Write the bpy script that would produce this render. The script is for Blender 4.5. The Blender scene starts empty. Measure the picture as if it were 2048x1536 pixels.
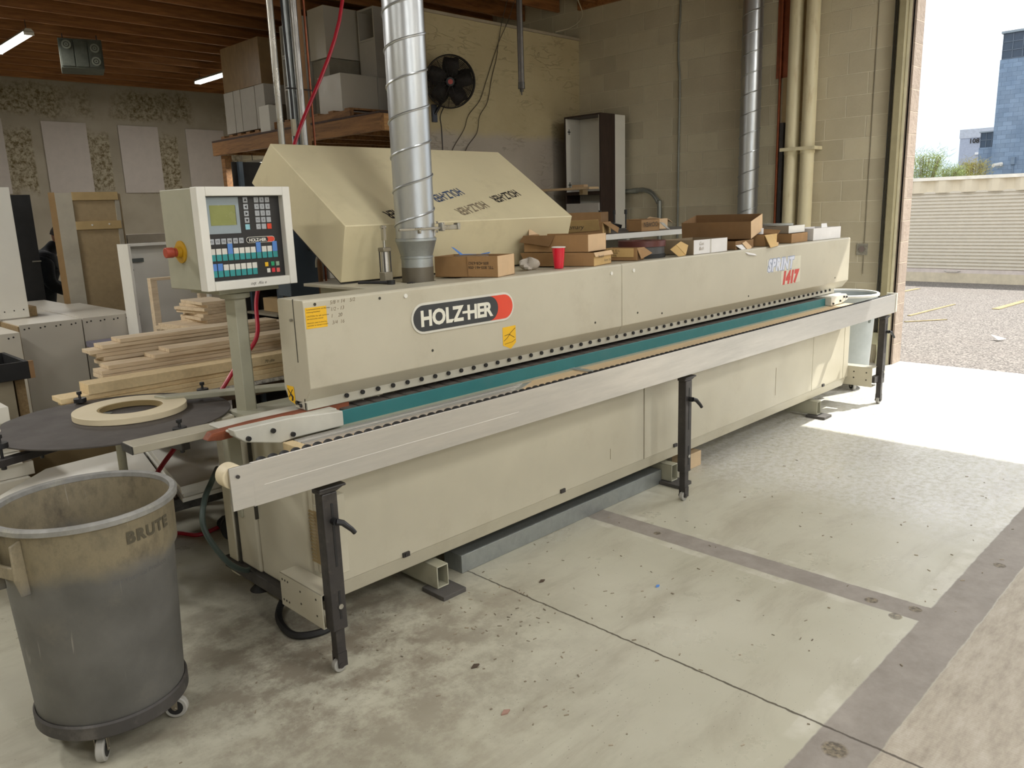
import bpy, math, random
from mathutils import Vector, Matrix
from math import sin, cos, pi, radians as R
random.seed(7)
S = bpy.context.scene
COL = S.collection
# ------------------------------------------------------------------ helpers
WM = {}          # world matrices of the parents made so far


def lin(h):
    if not isinstance(h, str):
        return (h[0], h[1], h[2], 1)
    h = h.lstrip('#')
    o = []
    for i in (0, 2, 4):
        v = int(h[i:i + 2], 16) / 255
        o.append(v / 12.92 if v <= .04045 else ((v + .055) / 1.055) ** 2.4)
    return (*o, 1)


class MB:
    def __init__(s):
        s.v = []; s.f = []

    def add(s, vs, fs, M=None):
        n = len(s.v)
        for p in vs:
            p = Vector(p)
            s.v.append(M @ p if M else p)
        for f in fs:
            s.f.append([i + n for i in f])
        return s

    def box(s, x0, x1, y0, y1, z0, z1, M=None):
        if x0 > x1: x0, x1 = x1, x0
        if y0 > y1: y0, y1 = y1, y0
        if z0 > z1: z0, z1 = z1, z0
        return s.add([(x0, y0, z0), (x1, y0, z0), (x1, y1, z0), (x0, y1, z0), (x0, y0, z1), (x1, y0, z1), (x1, y1, z1), (x0, y1, z1)],
                     [(0, 3, 2, 1), (4, 5, 6, 7), (0, 1, 5, 4), (1, 2, 6, 5), (2, 3, 7, 6), (3, 0, 4, 7)], M)

    def prism(s, poly, axis, a, b, M=None):
        """poly: list of 2D points; axis 'x','y','z' extruded from a to b"""
        area = sum(poly[i][0] * poly[(i + 1) % len(poly)][1] - poly[(i + 1) % len(poly)][0] * poly[i][1] for i in range(len(poly)))
        if area < 0: poly = poly[::-1]
        def P(p, t):
            return {'x': (t, p[0], p[1]), 'y': (p[0], t, p[1]), 'z': (p[0], p[1], t)}[axis]
        n = len(poly)
        if a > b: a, b = b, a
        vs = [P(p, a) for p in poly] + [P(p, b) for p in poly]
        fs = [tuple(range(n))[::-1], tuple(range(n, 2 * n))] + [(i, (i + 1) % n, n + (i + 1) % n, n + i) for i in range(n)]
        if axis == 'y':
            fs = [f[::-1] for f in fs]
        return s.add(vs, fs, M)

    def cyl(s, p0, p1, r, n=16, r1=None, cap=True):
        p0, p1 = Vector(p0), Vector(p1)
        r1 = r if r1 is None else r1
        d = (p1 - p0).normalized()
        u = d.orthogonal().normalized(); w = d.cross(u)
        vs = [p0 + (u * cos(2 * pi * i / n) + w * sin(2 * pi * i / n)) * r for i in range(n)] + \
             [p1 + (u * cos(2 * pi * i / n) + w * sin(2 * pi * i / n)) * r1 for i in range(n)]
        fs = [(i, (i + 1) % n, n + (i + 1) % n, n + i) for i in range(n)]
        if cap: fs += [tuple(range(n))[::-1], tuple(range(n, 2 * n))]
        return s.add(vs, fs)

    def ring(s, c, axis, r0, r1, h, n=48):
        """annulus slab"""
        return s.lathe([(r0, 0), (r1, 0), (r1, h), (r0, h), (r0, 0)], c, n, axis)

    def lathe(s, prof, c=(0, 0, 0), n=48, axis=(0, 0, 1)):
        c = Vector(c); ax = Vector(axis).normalized()
        q = Vector((0, 0, 1)).rotation_difference(ax).to_matrix()
        m = len(prof); vs = []
        for i in range(n):
            a = 2 * pi * i / n
            for r, z in prof:
                vs.append(c + q @ Vector((r * cos(a), r * sin(a), z)))
        fs = []
        for i in range(n):
            j = (i + 1) % n
            for k in range(m - 1):
                fs.append((i * m + k, j * m + k, j * m + k + 1, i * m + k + 1))
        return s.add(vs, fs)

    def tube(s, pts, r, n=10, rr=None, cap=True):
        pts = [Vector(p) for p in pts]; m = len(pts); vs = []; u = None
        for i, p in enumerate(pts):
            d = (pts[min(i + 1, m - 1)] - pts[max(i - 1, 0)]).normalized()
            if u is None: u = d.orthogonal().normalized()
            else: u = (u - d * u.dot(d)).normalized()
            w = d.cross(u); q = rr[i] if rr else r
            for k in range(n):
                vs.append(p + (u * cos(2 * pi * k / n) + w * sin(2 * pi * k / n)) * q)
        fs = []
        for i in range(m - 1):
            for k in range(n):
                l = (k + 1) % n
                fs.append((i * n + k, i * n + l, (i + 1) * n + l, (i + 1) * n + k))
        if cap: fs += [tuple(range(n))[::-1], tuple(range((m - 1) * n, m * n))]
        return s.add(vs, fs)

    def sheet(s, quad, t=.002):
        """thin solid from a 3D polygon"""
        q = [Vector(p) for p in quad]; n = len(q)
        nn = (q[1] - q[0]).cross(q[-1] - q[0]).normalized() * t
        vs = q + [p + nn for p in q]
        return s.add(vs, [tuple(range(n))[::-1], tuple(range(n, 2 * n))] + [(i, (i + 1) % n, n + (i + 1) % n, n + i) for i in range(n)])


def bez(pts, n=8):
    """catmull-rom through points"""
    P = [Vector(p) for p in pts]; P = [P[0] * 2 - P[1]] + P + [P[-1] * 2 - P[-2]]; o = []
    for i in range(1, len(P) - 2):
        for k in range(n):
            t = k / n; a, b, c, d = P[i - 1:i + 3]
            o.append(.5 * ((2 * b) + (c - a) * t + (2 * a - 5 * b + 4 * c - d) * t * t + (3 * b - a - 3 * c + d) * t ** 3))
    return o + [P[-2]]


def tag(o, label=None, cat=None, group=None, kind=None):
    if label: o['label'] = label
    if cat: o['category'] = cat
    if group: o['group'] = group
    if kind: o['kind'] = kind
    return o


def thing(name, label, cat, loc=(0, 0, 0), rz=0, group=None, kind=None):
    o = bpy.data.objects.new(name, None); COL.objects.link(o)
    o.empty_display_size = .1
    o.location = loc; o.rotation_euler = (0, 0, rz)
    WM[o.name] = Matrix.Translation(loc) @ Matrix.Rotation(rz, 4, 'Z')
    return tag(o, label, cat, group, kind)


def part(name, mb, m, parent=None, local=False, bevel=0, seg=2, flat=False, label=None, ang=32, keep=False):
    """one mesh object. vertices are in world space unless local (then in the parent's space)"""
    vs = mb.v
    if parent is not None:
        W = WM[parent.name]
        if not local:
            I = W.inverted(); vs = [I @ p for p in vs]
        loc = Vector((0, 0, 0))
    else:
        W = Matrix.Identity(4)
        mn = [min(p[i] for p in vs) for i in range(3)]; mx = [max(p[i] for p in vs) for i in range(3)]
        loc = Vector((0, 0, 0)) if keep else Vector(((mn[0] + mx[0]) / 2, (mn[1] + mx[1]) / 2, mn[2]))
        vs = [p - loc for p in vs]
    me = bpy.data.meshes.new(name)
    me.from_pydata([tuple(p) for p in vs], [], mb.f); me.update()
    if m: me.materials.append(m)
    o = bpy.data.objects.new(name, me); COL.objects.link(o)
    if parent is not None: o.parent = parent
    o.location = loc
    WM[o.name] = W @ Matrix.Translation(loc)
    if not flat:
        me.polygons.foreach_set('use_smooth', [True] * len(me.polygons))
        me.set_sharp_from_angle(angle=R(ang))
    if bevel:
        b = o.modifiers.new('bevel', 'BEVEL'); b.width = bevel; b.segments = seg; b.limit_method = 'ANGLE'; b.angle_limit = R(35)
        b.harden_normals = False
    if label: o['label'] = label
    return o


def solo(name, mb, m, label, cat, group=None, kind=None, **k):
    return tag(part(name, mb, m, **k), label, cat, group, kind)


def struct(name, mb, m, parent=None, **k):
    o = part(name, mb, m, parent, keep=True, **k)
    if parent is None: o['kind'] = 'structure'
    return o


def dup(o, loc=None, rz=None, label=None, parent=None):
    c = o.copy(); COL.objects.link(c)
    if parent is not None: c.parent = parent
    if loc is not None: c.location = loc
    if rz is not None: c.rotation_euler = (0, 0, rz)
    if label: c['label'] = label
    for ch in list(o.children): dup(ch, parent=c)
    return c


def text(name, s, m, parent, O, X, Y, size, depth=.0006, shear=0, off=0, align='LEFT', wrap=None, kind=None, space=1.0, sx=1.0):
    """lettering lying on the plane spanned by X, Y from O (world space)"""
    cu = bpy.data.curves.new('txt', 'FONT'); cu.body = s; cu.size = size; cu.extrude = 0; cu.offset = off
    cu.shear = shear; cu.align_x = align; cu.resolution_u = 3; cu.space_character = space
    ob = bpy.data.objects.new('txt', cu); COL.objects.link(ob)
    bpy.context.view_layer.update()
    me = bpy.data.meshes.new_from_object(ob.evaluated_get(bpy.context.evaluated_depsgraph_get()))
    bpy.data.objects.remove(ob); bpy.data.curves.remove(cu)
    X, Y, O = Vector(X).normalized(), Vector(Y).normalized(), Vector(O); N = X.cross(Y)
    mb = MB()
    if wrap:
        cx, cy, r, a0 = wrap
        vs = [Vector((cx + (r + depth) * cos(a0 + v.co.x / r), cy + (r + depth) * sin(a0 + v.co.x / r), O.z + v.co.y)) for v in me.vertices]
    else:
        vs = [O + X * v.co.x * sx + Y * v.co.y + N * depth for v in me.vertices]
    mb.add(vs, [list(p.vertices) for p in me.polygons])
    bpy.data.meshes.remove(me)
    return part(name, mb, m, parent, flat=True)


# ------------------------------------------------------------------ materials
def newmat(name):
    m = bpy.data.materials.new(name); m.use_nodes = True; nt = m.node_tree
    return m, nt, nt.nodes['Principled BSDF']


class N:
    def __init__(s, nt): s.nt = nt
    def __call__(s, typ, ins=None, **kw):
        n = s.nt.nodes.new('ShaderNode' + typ)
        for k, v in kw.items(): setattr(n, k, v)
        for k, v in (ins or {}).items():
            if isinstance(v, bpy.types.NodeSocket): s.nt.links.new(v, n.inputs[k])
            else: n.inputs[k].default_value = v
        return n
    def math(s, op, a, b=0, c=0, clamp=False):
        return s('Math', {0: a, 1: b, 2: c}, operation=op, use_clamp=clamp).outputs[0]
    def mix(s, f, a, b, mode='MIX'):
        n = s('Mix', {0: f, 6: a, 7: b}, data_type='RGBA', blend_type=mode); return n.outputs[2]
    def noise(s, v, sc, det=4, rough=.55, dist=0):
        return s('TexNoise', {'Vector': v, 'Scale': sc, 'Detail': det, 'Roughness': rough, 'Distortion': dist}).outputs['Fac']
    def ramp(s, f, *st):
        n = s('ValToRGB', {0: f}); e = n.color_ramp.elements
        while len(e) < len(st): e.new(.5)
        for i, (p, c) in enumerate(st):
            e[i].position = p; e[i].color = c if len(c) == 4 else (*c, 1)
        return n.outputs[0]
    def step(s, f, a, b):
        return s('MapRange', {0: f, 1: a, 2: b, 3: 0, 4: 1}, clamp=True, interpolation_type='SMOOTHSTEP').outputs[0]


_mc = {}


def mat(name, col, rough=.5, metal=0, var=.06, vs=6, bump=0, bs=60, stretch=(1, 1, 1), dirt=None, da=.5, ds=3, coat=0, trans=0, emit=None, es=0, spec=None):
    if name in _mc: return _mc[name]
    m, nt, b = newmat(name); n = N(nt)
    tc = n('TexCoord').outputs['Object']
    v = n('Mapping', {0: tc, 3: stretch}).outputs[0]
    c = lin(col)
    f = n.noise(v, vs, 5, .6)
    lo = tuple(max(0, x * (1 - var * 2.2)) for x in c[:3]); hi = tuple(min(1, x * (1 + var * 2.2)) for x in c[:3])
    out = n.ramp(f, (.25, lo), (.75, hi))
    if dirt:
        g = n.step(n.noise(v, ds, 7, .7), .52, .72)
        out = n.mix(n.math('MULTIPLY', g, da), out, lin(dirt))
    nt.links.new(out, b.inputs['Base Color'])
    b.inputs['Roughness'].default_value = rough; b.inputs['Metallic'].default_value = metal
    rr = n('MapRange', {0: n.noise(v, vs * 2.3, 4), 1: .3, 2: .7, 3: max(0, rough - .07), 4: min(1, rough + .07)}).outputs[0]
    nt.links.new(rr, b.inputs['Roughness'])
    if coat: b.inputs['Coat Weight'].default_value = coat; b.inputs['Coat Roughness'].default_value = .1
    if trans: b.inputs['Transmission Weight'].default_value = trans
    if spec is not None: b.inputs['Specular IOR Level'].default_value = spec
    if emit: b.inputs['Emission Color'].default_value = lin(emit); b.inputs['Emission Strength'].default_value = es
    if bump:
        bp = n('Bump', {'Strength': bump, 'Distance': .01, 'Height': n.noise(v, bs, 3)})
        nt.links.new(bp.outputs[0], b.inputs['Normal'])
    _mc[name] = m
    return m


def wood(name, col, dark, axis=0, sc=1, rough=.65, grain=.8):
    if name in _mc: return _mc[name]
    m, nt, b = newmat(name); n = N(nt)
    tc = n('TexCoord').outputs['Object']
    st = [14 * sc, 14 * sc, 14 * sc]; st[axis] = 1.1 * sc
    v = n('Mapping', {0: tc, 3: st}).outputs[0]
    f = n.noise(v, 2.2, 8, .62, 1.2)
    g = n.noise(n('Mapping', {0: tc, 3: [s * 5 for s in st]}).outputs[0], 3, 3, .5)
    f = n.math('ADD', n.math('MULTIPLY', f, grain), n.math('MULTIPLY', g, 1 - grain))
    nt.links.new(n.ramp(f, (.3, lin(dark)), (.62, lin(col))), b.inputs['Base Color'])
    b.inputs['Roughness'].default_value = rough
    bp = n('Bump', {'Strength': .15, 'Distance': .004, 'Height': f}); nt.links.new(bp.outputs[0], b.inputs['Normal'])
    _mc[name] = m
    return m


def m_floor():
    m, nt, b = newmat('painted_concrete'); n = N(nt)
    tc = n('TexCoord').outputs['Object']
    wob = n('Mapping', {0: tc, 3: (1, 1, 1)}).outputs[0]
    nz = n('TexNoise', {'Vector': wob, 'Scale': 14., 'Detail': 4.}).outputs['Color']
    w2 = n('VectorMath', {0: nz, 1: (.5, .5, .5)}, operation='SUBTRACT').outputs[0]
    w2 = n('VectorMath', {0: w2, 1: (.014, .014, 0)}, operation='MULTIPLY').outputs[0]
    vv = n('VectorMath', {0: tc, 1: w2}, operation='ADD').outputs[0]
    xyz = n('SeparateXYZ', {0: vv}); X, Y = xyz.outputs[0], xyz.outputs[1]
    def band(v, a, b_, e=.004):
        return n.math('MULTIPLY', n.step(v, a - e, a + e), n.math('SUBTRACT', 1, n.step(v, b_ - e, b_ + e)))
    big = n.noise(tc, .9, 5, .6)
    paint = n.ramp(big, (.3, lin('#aba896')), (.7, lin('#bcb9a9')))
    # dust and grime smears, drawn out along the room
    sm = n.noise(n('Mapping', {0: tc, 3: (.7, 2.2, 1), 2: (0, 0, .5)}).outputs[0], 1.6, 8, .7, .5)
    paint = n.mix(n.math('MULTIPLY', n.step(sm, .46, .72), .5), paint, lin('#857b6a'))
    # scuffed area in front of the machine's left end
    dx = n.math('SUBTRACT', X, 1.45); dy = n.math('SUBTRACT', Y, 2.5)
    d2 = n.math('SQRT', n.math('ADD', n.math('MULTIPLY', dx, dx), n.math('MULTIPLY', dy, dy)))
    patch = n.math('SUBTRACT', 1, n.step(d2, .1, 1.35))
    pz = n.step(n.noise(tc, 5, 8, .75), .38, .6)
    paint = n.mix(n.math('MULTIPLY', n.math('MULTIPLY', patch, pz), .75), paint, lin('#6d6154'))
    # worn, chalky zone before the roll-up door, sky gloss painted into its white
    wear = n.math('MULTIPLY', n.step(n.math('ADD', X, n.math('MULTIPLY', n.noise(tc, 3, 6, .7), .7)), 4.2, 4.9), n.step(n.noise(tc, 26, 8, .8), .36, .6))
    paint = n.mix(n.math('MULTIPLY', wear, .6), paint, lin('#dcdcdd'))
    # chips and specks
    vo = n('TexVoronoi', {'Vector': n('Mapping', {0: tc, 3: (1, 1.7, 1), 2: (0, 0, .6)}).outputs[0], 'Scale': 40.})
    sp = n.math('MULTIPLY', n.math('SUBTRACT', 1, n.step(vo.outputs['Distance'], .075, .11)), n.step(vo.outputs['Color'], .36, .42))
    dens = n.step(n.noise(tc, 1.1, 3), .38, .56)
    paint = n.mix(n.math('MULTIPLY', n.math('MULTIPLY', sp, dens), .75), paint, lin('#5d584e'))
    vo2 = n('TexVoronoi', {'Vector': tc, 'Scale': 4.2}); sp2 = n.math('SUBTRACT', 1, n.step(n.math('ADD', vo2.outputs['Distance'], n.math('MULTIPLY', n.noise(tc, 60), .1)), .085, .11))
    paint = n.mix(n.math('MULTIPLY', sp2, .14), paint, lin('#77736a'))
    # bare concrete strips where walls once stood
    s1 = n.math('MULTIPLY', band(X, 3.15, 3.29), n.step(Y, .8, .81))
    s2 = band(Y, .735, .915)
    strip = n.math('MAXIMUM', s1, s2)
    cc = n.ramp(n.noise(tc, 7, 8, .7), (.3, lin('#7f7870')), (.7, lin('#99928a')))
    col = n.mix(strip, paint, cc)
    edge = n.math('MULTIPLY', n.math('MAXIMUM', n.math('MULTIPLY', band(X, 3.10, 3.34), n.step(Y, .9, .92)), band(Y, .90, .99)), n.math('SUBTRACT', 1, strip))
    col = n.mix(n.math('MULTIPLY', n.math('MULTIPLY', edge, n.step(n.noise(tc, 6, 6), .45, .65)), .35), col, lin('#d8d5cb'))
    # brown ground slab beyond
    old = n.math('SUBTRACT', 1, n.step(Y, .73, .737))
    oc = n.ramp(n.noise(n('Mapping', {0: tc, 3: (1, 3, 1)}).outputs[0], 6, 9, .75), (.3, lin('#8b8274')), (.52, lin('#a9a091')), (.7, lin('#b9b2a6')))
    wv = n('TexWave', {'Vector': tc, 'Scale': 26., 'Distortion': 3., 'Detail': 3.}, bands_direction='X').outputs['Fac']
    oc = n.mix(n.math('MULTIPLY', n.step(wv, .6, .9), .07), oc, lin('#5f574c'))
    col = n.mix(old, col, oc)
    # saw-cut joint
    jn = n.noise(tc, 30, 5)
    xx = n.math('ADD', xyz.outputs[0], n.math('MULTIPLY', n.math('SUBTRACT', jn, .5), .012))
    joint = n.math('MULTIPLY', band(xx, 2.267, 2.276, .0015), n.math('SUBTRACT', 1, n.step(Y, 2.6, 2.7)))
    col = n.mix(n.math('MULTIPLY', joint, .85), col, lin('#40382e'))
    # filled anchor holes on the strips
    hol = None
    for hx, hy, hr in ((3.21, 2.2, .022), (3.2, 1.12, .03), (3.13, 1.0, .03), (3.24, .96, .03), (2.18, .84, .045), (3.9, .82, .03), (4.6, .84, .03)):
        ax = n.math('SUBTRACT', X, hx); ay = n.math('SUBTRACT', Y, hy)
        dd = n.math('SQRT', n.math('ADD', n.math('MULTIPLY', ax, ax), n.math('MULTIPLY', ay, ay)))
        hh = n.math('SUBTRACT', 1, n.step(dd, hr * .7, hr))
        hol = hh if hol is None else n.math('MAXIMUM', hol, hh)
    col = n.mix(n.math('MULTIPLY', hol, .8), col, n.ramp(n.noise(tc, 60), (.4, lin('#3f3629')), (.65, lin('#8d8168'))))
    nt.links.new(col, b.inputs['Base Color'])
    rg = n('MapRange', {0: n.noise(tc, 2.2, 7, .7), 1: .3, 2: .7, 3: .22, 4: .46}).outputs[0]
    rg = n.math('MAXIMUM', rg, n.math('MULTIPLY', n.math('MAXIMUM', strip, old), .6))
    nt.links.new(rg, b.inputs['Roughness'])
    hgt = n.math('ADD', n.math('MULTIPLY', n.noise(tc, 3, 4), .4), n.math('MULTIPLY', n.math('ADD', joint, n.math('ADD', hol, n.math('MULTIPLY', strip, .25))), -1.))
    bp = n('Bump', {'Strength': .25, 'Distance': .006, 'Height': hgt}); nt.links.new(bp.outputs[0], b.inputs['Normal'])
    return m


def m_block(name, c1, c2, mort, ax='y', rough=.75, split=False, off=0.0):
    """concrete block courses, 203 x 406 mm"""
    m, nt, b = newmat(name); n = N(nt)
    tc = n('TexCoord').outputs['Object']; s = n('SeparateXYZ', {0: tc})
    v = n('CombineXYZ', {0: n.math('ADD', s.outputs[{'x': 0, 'y': 1}[ax]], off), 1: s.outputs[2]}).outputs[0]
    br = n('TexBrick', {'Vector': v, 'Scale': 1., 'Mortar Size': .006, 'Mortar Smooth': .35, 'Brick Width': .4064, 'Row Height': .2032,
                        'Color1': (0, 0, 0, 1), 'Color2': (1, 1, 1, 1), 'Mortar': (.5, .5, .5, 1)})
    br.offset = .5
    fac = br.outputs['Fac']
    f = n.noise(tc, 1.3, 5, .6)
    base = n.ramp(f, (.3, lin(c1)), (.7, lin(c2)))
    base = n.mix(.10, base, br.outputs['Color'], 'OVERLAY')
    pit = n.step(n('TexVoronoi', {'Vector': tc, 'Scale': 45.}).outputs['Distance'], .0, .16)
    base = n.mix(n.math('MULTIPLY', n.math('SUBTRACT', 1, pit), .35), base, lin('#5e5848'))
    col = n.mix(n.math('MULTIPLY', fac, .75), base, lin(mort))
    nt.links.new(col, b.inputs['Base Color']); b.inputs['Roughness'].default_value = rough
    h = n.math('ADD', n.math('MULTIPLY', n.math('SUBTRACT', 1, fac), 1.), n.math('MULTIPLY', n.noise(tc, 40 if not split else 18, 6, .7), .35 if not split else 1.2))
    bp = n('Bump', {'Strength': .9, 'Distance': .012, 'Height': h}); nt.links.new(bp.outputs[0], b.inputs['Normal'])
    return m


def m_farwall():
    m, nt, b = newmat('far_wall_board'); n = N(nt)
    tc = n('TexCoord').outputs['Object']; s = n('SeparateXYZ', {0: tc}); X, Z = s.outputs[0], s.outputs[2]
    base = n.ramp(n.noise(tc, 1.2, 5), (.3, lin('#8f8675')), (.7, lin('#a69d8c')))
    blot = n.ramp(n.noise(tc, 13, 7, .8), (.42, lin('#5d4f30')), (.56, lin('#a39a85')))
    px = n.math('PINGPONG', n.math('ADD', X, 0.32 - 5.55), .636)
    def sm(v, a, b_, e=.08): return n.math('MULTIPLY', n.step(v, a - e, a + e), n.math('SUBTRACT', 1, n.step(v, b_ - e, b_ + e)))
    jit = n.math('MULTIPLY', n.math('SUBTRACT', n.noise(tc, 3, 5), .5), .5)
    z2 = n.math('ADD', Z, jit)
    top = sm(z2, 3.55, 4.02); low = n.math('MULTIPLY', sm(z2, 2.22, 3.28, .1), n.math('SUBTRACT', 1, n.step(px, .40, .44)))
    big = n.step(n.noise(n('Mapping', {0: tc, 3: (1, 1, .2)}).outputs[0], .8, 2), .36, .5)
    mask = n.math('MAXIMUM', n.math('MULTIPLY', top, big), low)
    nt.links.new(n.mix(mask, base, blot), b.inputs['Base Color']); b.inputs['Roughness'].default_value = .85
    return m


def m_stucco():
    m, nt, b = newmat('rough_painted_wallboard'); n = N(nt)
    tc = n('TexCoord').outputs['Object']; s = n('SeparateXYZ', {0: tc})
    jz = n.math('ADD', s.outputs[2], n.math('MULTIPLY', n.noise(tc, 4), .12))
    g = n.step(jz, 2.50, 2.62)
    c = n.mix(g, n.ramp(n.noise(tc, 2), (.3, lin('#aba193')), (.7, lin('#b8ae9f'))), n.ramp(n.noise(tc, 2), (.3, lin('#b3a47f')), (.7, lin('#c2b48e'))))
    rid = n('TexNoise', {'Vector': n('Mapping', {0: tc, 3: (1.2, 1, 4.5)}).outputs[0], 'Scale': 2.6, 'Detail': 3., 'Distortion': .8}).outputs['Fac']
    line = n.math('SUBTRACT', 1, n.step(n.math('ABSOLUTE', n.math('SUBTRACT', rid, .5)), .0, .028))
    line = n.math('MULTIPLY', line, n.step(n.noise(tc, 2.3), .45, .6))
    c = n.mix(n.math('MULTIPLY', line, .28), c, lin('#6f6550'))
    nt.links.new(c, b.inputs['Base Color']); b.inputs['Roughness'].default_value = .8
    bp = n('Bump', {'Strength': .5, 'Distance': .012, 'Height': n.math('ADD', n.math('MULTIPLY', line, -1), rid)}); nt.links.new(bp.outputs[0], b.inputs['Normal'])
    return m


def m_asphalt():
    m, nt, b = newmat('gravelly_asphalt'); n = N(nt)
    tc = n('TexCoord').outputs['Object']
    vo = n('TexVoronoi', {'Vector': tc, 'Scale': 60.}).outputs['Color']
    f = n('SeparateColor', {0: vo}).outputs[0]
    c = n.ramp(f, (.1, lin('#4a4541')), (.5, lin('#6d6762')), (.9, lin('#918b84')))
    s = n.noise(tc, .8, 6, .6)
    c = n.mix(n.math('MULTIPLY', n.step(s, .45, .7), .3), c, lin('#6f6761'))
    nt.links.new(c, b.inputs['Base Color']); b.inputs['Roughness'].default_value = .9
    bp = n('Bump', {'Strength': .6, 'Distance': .01, 'Height': f}); nt.links.new(bp.outputs[0], b.inputs['Normal'])
    return m


def m_galv(name, c1, c2, rough=.28, sc=14, stretch=(1, 1, 1), metal=1, spangle=.5):
    m, nt, b = newmat(name); n = N(nt)
    tc = n('TexCoord').outputs['Object']
    v = n('Mapping', {0: tc, 3: stretch}).outputs[0]
    vo = n('TexVoronoi', {'Vector': v, 'Scale': float(sc)}).outputs['Color']
    f = n.math('ADD', n.math('MULTIPLY', n('SeparateColor', {0: vo}).outputs[0], spangle), n.math('MULTIPLY', n.noise(v, sc * .6, 6, .7), 1 - spangle))
    nt.links.new(n.ramp(f, (.25, lin(c1)), (.75, lin(c2))), b.inputs['Base Color'])
    b.inputs['Metallic'].default_value = metal
    nt.links.new(n('MapRange', {0: f, 1: .2, 2: .8, 3: rough + .12, 4: max(.05, rough - .08)}).outputs[0], b.inputs['Roughness'])
    bp = n('Bump', {'Strength': .12, 'Distance': .006, 'Height': n.noise(v, 5, 3)}); nt.links.new(bp.outputs[0], b.inputs['Normal'])
    return m


def m_can():
    m, nt, b = newmat('dusty_grey_plastic'); n = N(nt)
    tc = n('TexCoord').outputs['Object']; s = n('SeparateXYZ', {0: tc}); Z = s.outputs[2]
    c = n.ramp(n.noise(tc, 5, 6), (.3, lin('#545350')), (.7, lin('#6b6a67')))
    c = n.mix(n.math('MULTIPLY', n.step(n.noise(tc, 4, 8, .75), .5, .75), .45), c, lin('#7f7a70'))
    jz = n.math('ADD', Z, n.math('MULTIPLY', n.math('SUBTRACT', n.noise(tc, 6, 5), .5), .1))
    top = n.step(jz, .60, .68)
    dust = n.ramp(n.noise(n('Mapping', {0: tc, 3: (1, 1, .6)}).outputs[0], 9, 8, .75), (.3, lin('#5c5343')), (.5, lin('#8a7f66')), (.72, lin('#6d6553')))
    c = n.mix(n.math('MULTIPLY', top, .9), c, dust)
    scr = n('TexNoise', {'Vector': n('Mapping', {0: tc, 2: (.3, .9, .2), 3: (60, 3, 3)}).outputs[0], 'Scale': 1.4, 'Detail': 2.}).outputs['Fac']
    c = n.mix(n.math('MULTIPLY', n.step(scr, .70, .76), .35), c, lin('#b5b1a8'))
    nt.links.new(c, b.inputs['Base Color']); b.inputs['Roughness'].default_value = .55
    bp = n('Bump', {'Strength': .2, 'Distance': .004, 'Height': n.noise(tc, 30, 5)}); nt.links.new(bp.outputs[0], b.inputs['Normal'])
    return m


M_floor = m_floor()
M_block = m_block('painted_block', '#b5ab91', '#c7bea4', '#dcd4bb')
M_blockx = m_block('tan_split_block', '#a29284', '#b3a394', '#cfbfaa', ax='x', split=True)
M_far = m_farwall(); M_stucco = m_stucco(); M_asph = m_asphalt()
M_spiral = m_galv('spiral_galvanised', '#a9acae', '#c4c7c8', .33, 7, (2, 2, .5), .88, 0)
M_galv = m_galv('galvanised_steel', '#979c9c', '#aeb3b3', .45, 16, (1, 1, 1), .85, .12)
M_alu = m_galv('scratched_aluminium', '#b9b7b2', '#cfccc6', .42, 5, (.5, 3, 5), .8, 0)
M_can = m_can()
beige = mat('machine_beige_paint', '#b9b3a0', .42, var=.035, vs=2, dirt='#9c937d', da=.28, ds=2.6)
beige2 = mat('hood_beige_paint', '#d2c7a4', .48, var=.03, vs=2, dirt='#a39877', da=.25, ds=3)
beige_d = mat('machine_dark_seam', '#3b382f', .7)
greygreen = mat('machine_grey_green_paint', '#a3a18e', .45, var=.05, dirt='#7f7a66', da=.4, ds=6)
teal = mat('teal_paint', '#2f7275', .45, var=.04, dirt='#55686a', da=.25)
padm = mat('black_rubber_pad', '#5a534c', .75, var=.15, bump=.6, bs=220)
blackp = mat('black_plastic', '#1b1b1d', .45, var=.1)
blacks = mat('black_painted_steel', '#3c3938', .42, .35, var=.12, vs=12, dirt='#6e675f', da=.3, ds=14)
steel = mat('bright_steel', '#b8b6b0', .3, 1, var=.06)
whitem = mat('white_enamel', '#dcdad2', .42, var=.025)
lightp = mat('light_grey_paint', '#cfcdc2', .42, var=.03)
lam = mat('white_laminate_board', '#c3bdb0', .4, var=.02, vs=2)
lam_hi = mat('white_melamine', '#d9d6cc', .35, var=.015)
core = mat('particle_board_edge', '#957f5c', .85, var=.15, vs=60)
mdf = mat('mdf_brown_board', '#a28e6c', .75, var=.05, vs=20)
card = mat('brown_cardboard', '#96744c', .8, var=.06, vs=8, dirt='#7d5f3c', da=.3)
card_in = mat('dark_brown_cardboard', '#7a5c3a', .85, var=.06)
card_l = mat('pale_cardboard_end', '#c9ab86', .8, var=.05)
card_y = mat('yellowed_printed_cardboard', '#c2a26b', .8, var=.07)
paperw = mat('white_box_paper', '#d6d4d2', .6, var=.03)
red = mat('red_rubber_hose', '#a5182b', .4, var=.06)
redp = mat('red_plastic_cup', '#cf1330', .2, var=.02, coat=.5)
yel = mat('yellow_sticker', '#e3b21c', .5, var=.04)
ink = mat('black_ink', '#26221e', .7)
inkf = mat('faded_ink', '#7c6f5a', .8, var=.25, vs=40)
inkb = mat('blue_black_ink', '#3c4c66', .8, var=.3, vs=40)
greyink = mat('grey_lettering', '#8f8c82', .7)
whiteink = mat('cream_lettering', '#dedccd', .5)
orange = mat('orange_red_vinyl', '#d8452c', .4, var=.03)
darkv = mat('charcoal_vinyl', '#34373a', .4, var=.05)
pine = wood('pale_pine_board', '#c6a77a', '#9d7c51', 0)
pine_y = wood('pine_beam', '#9c6f3f', '#5d3d20', 1, .6)
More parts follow.
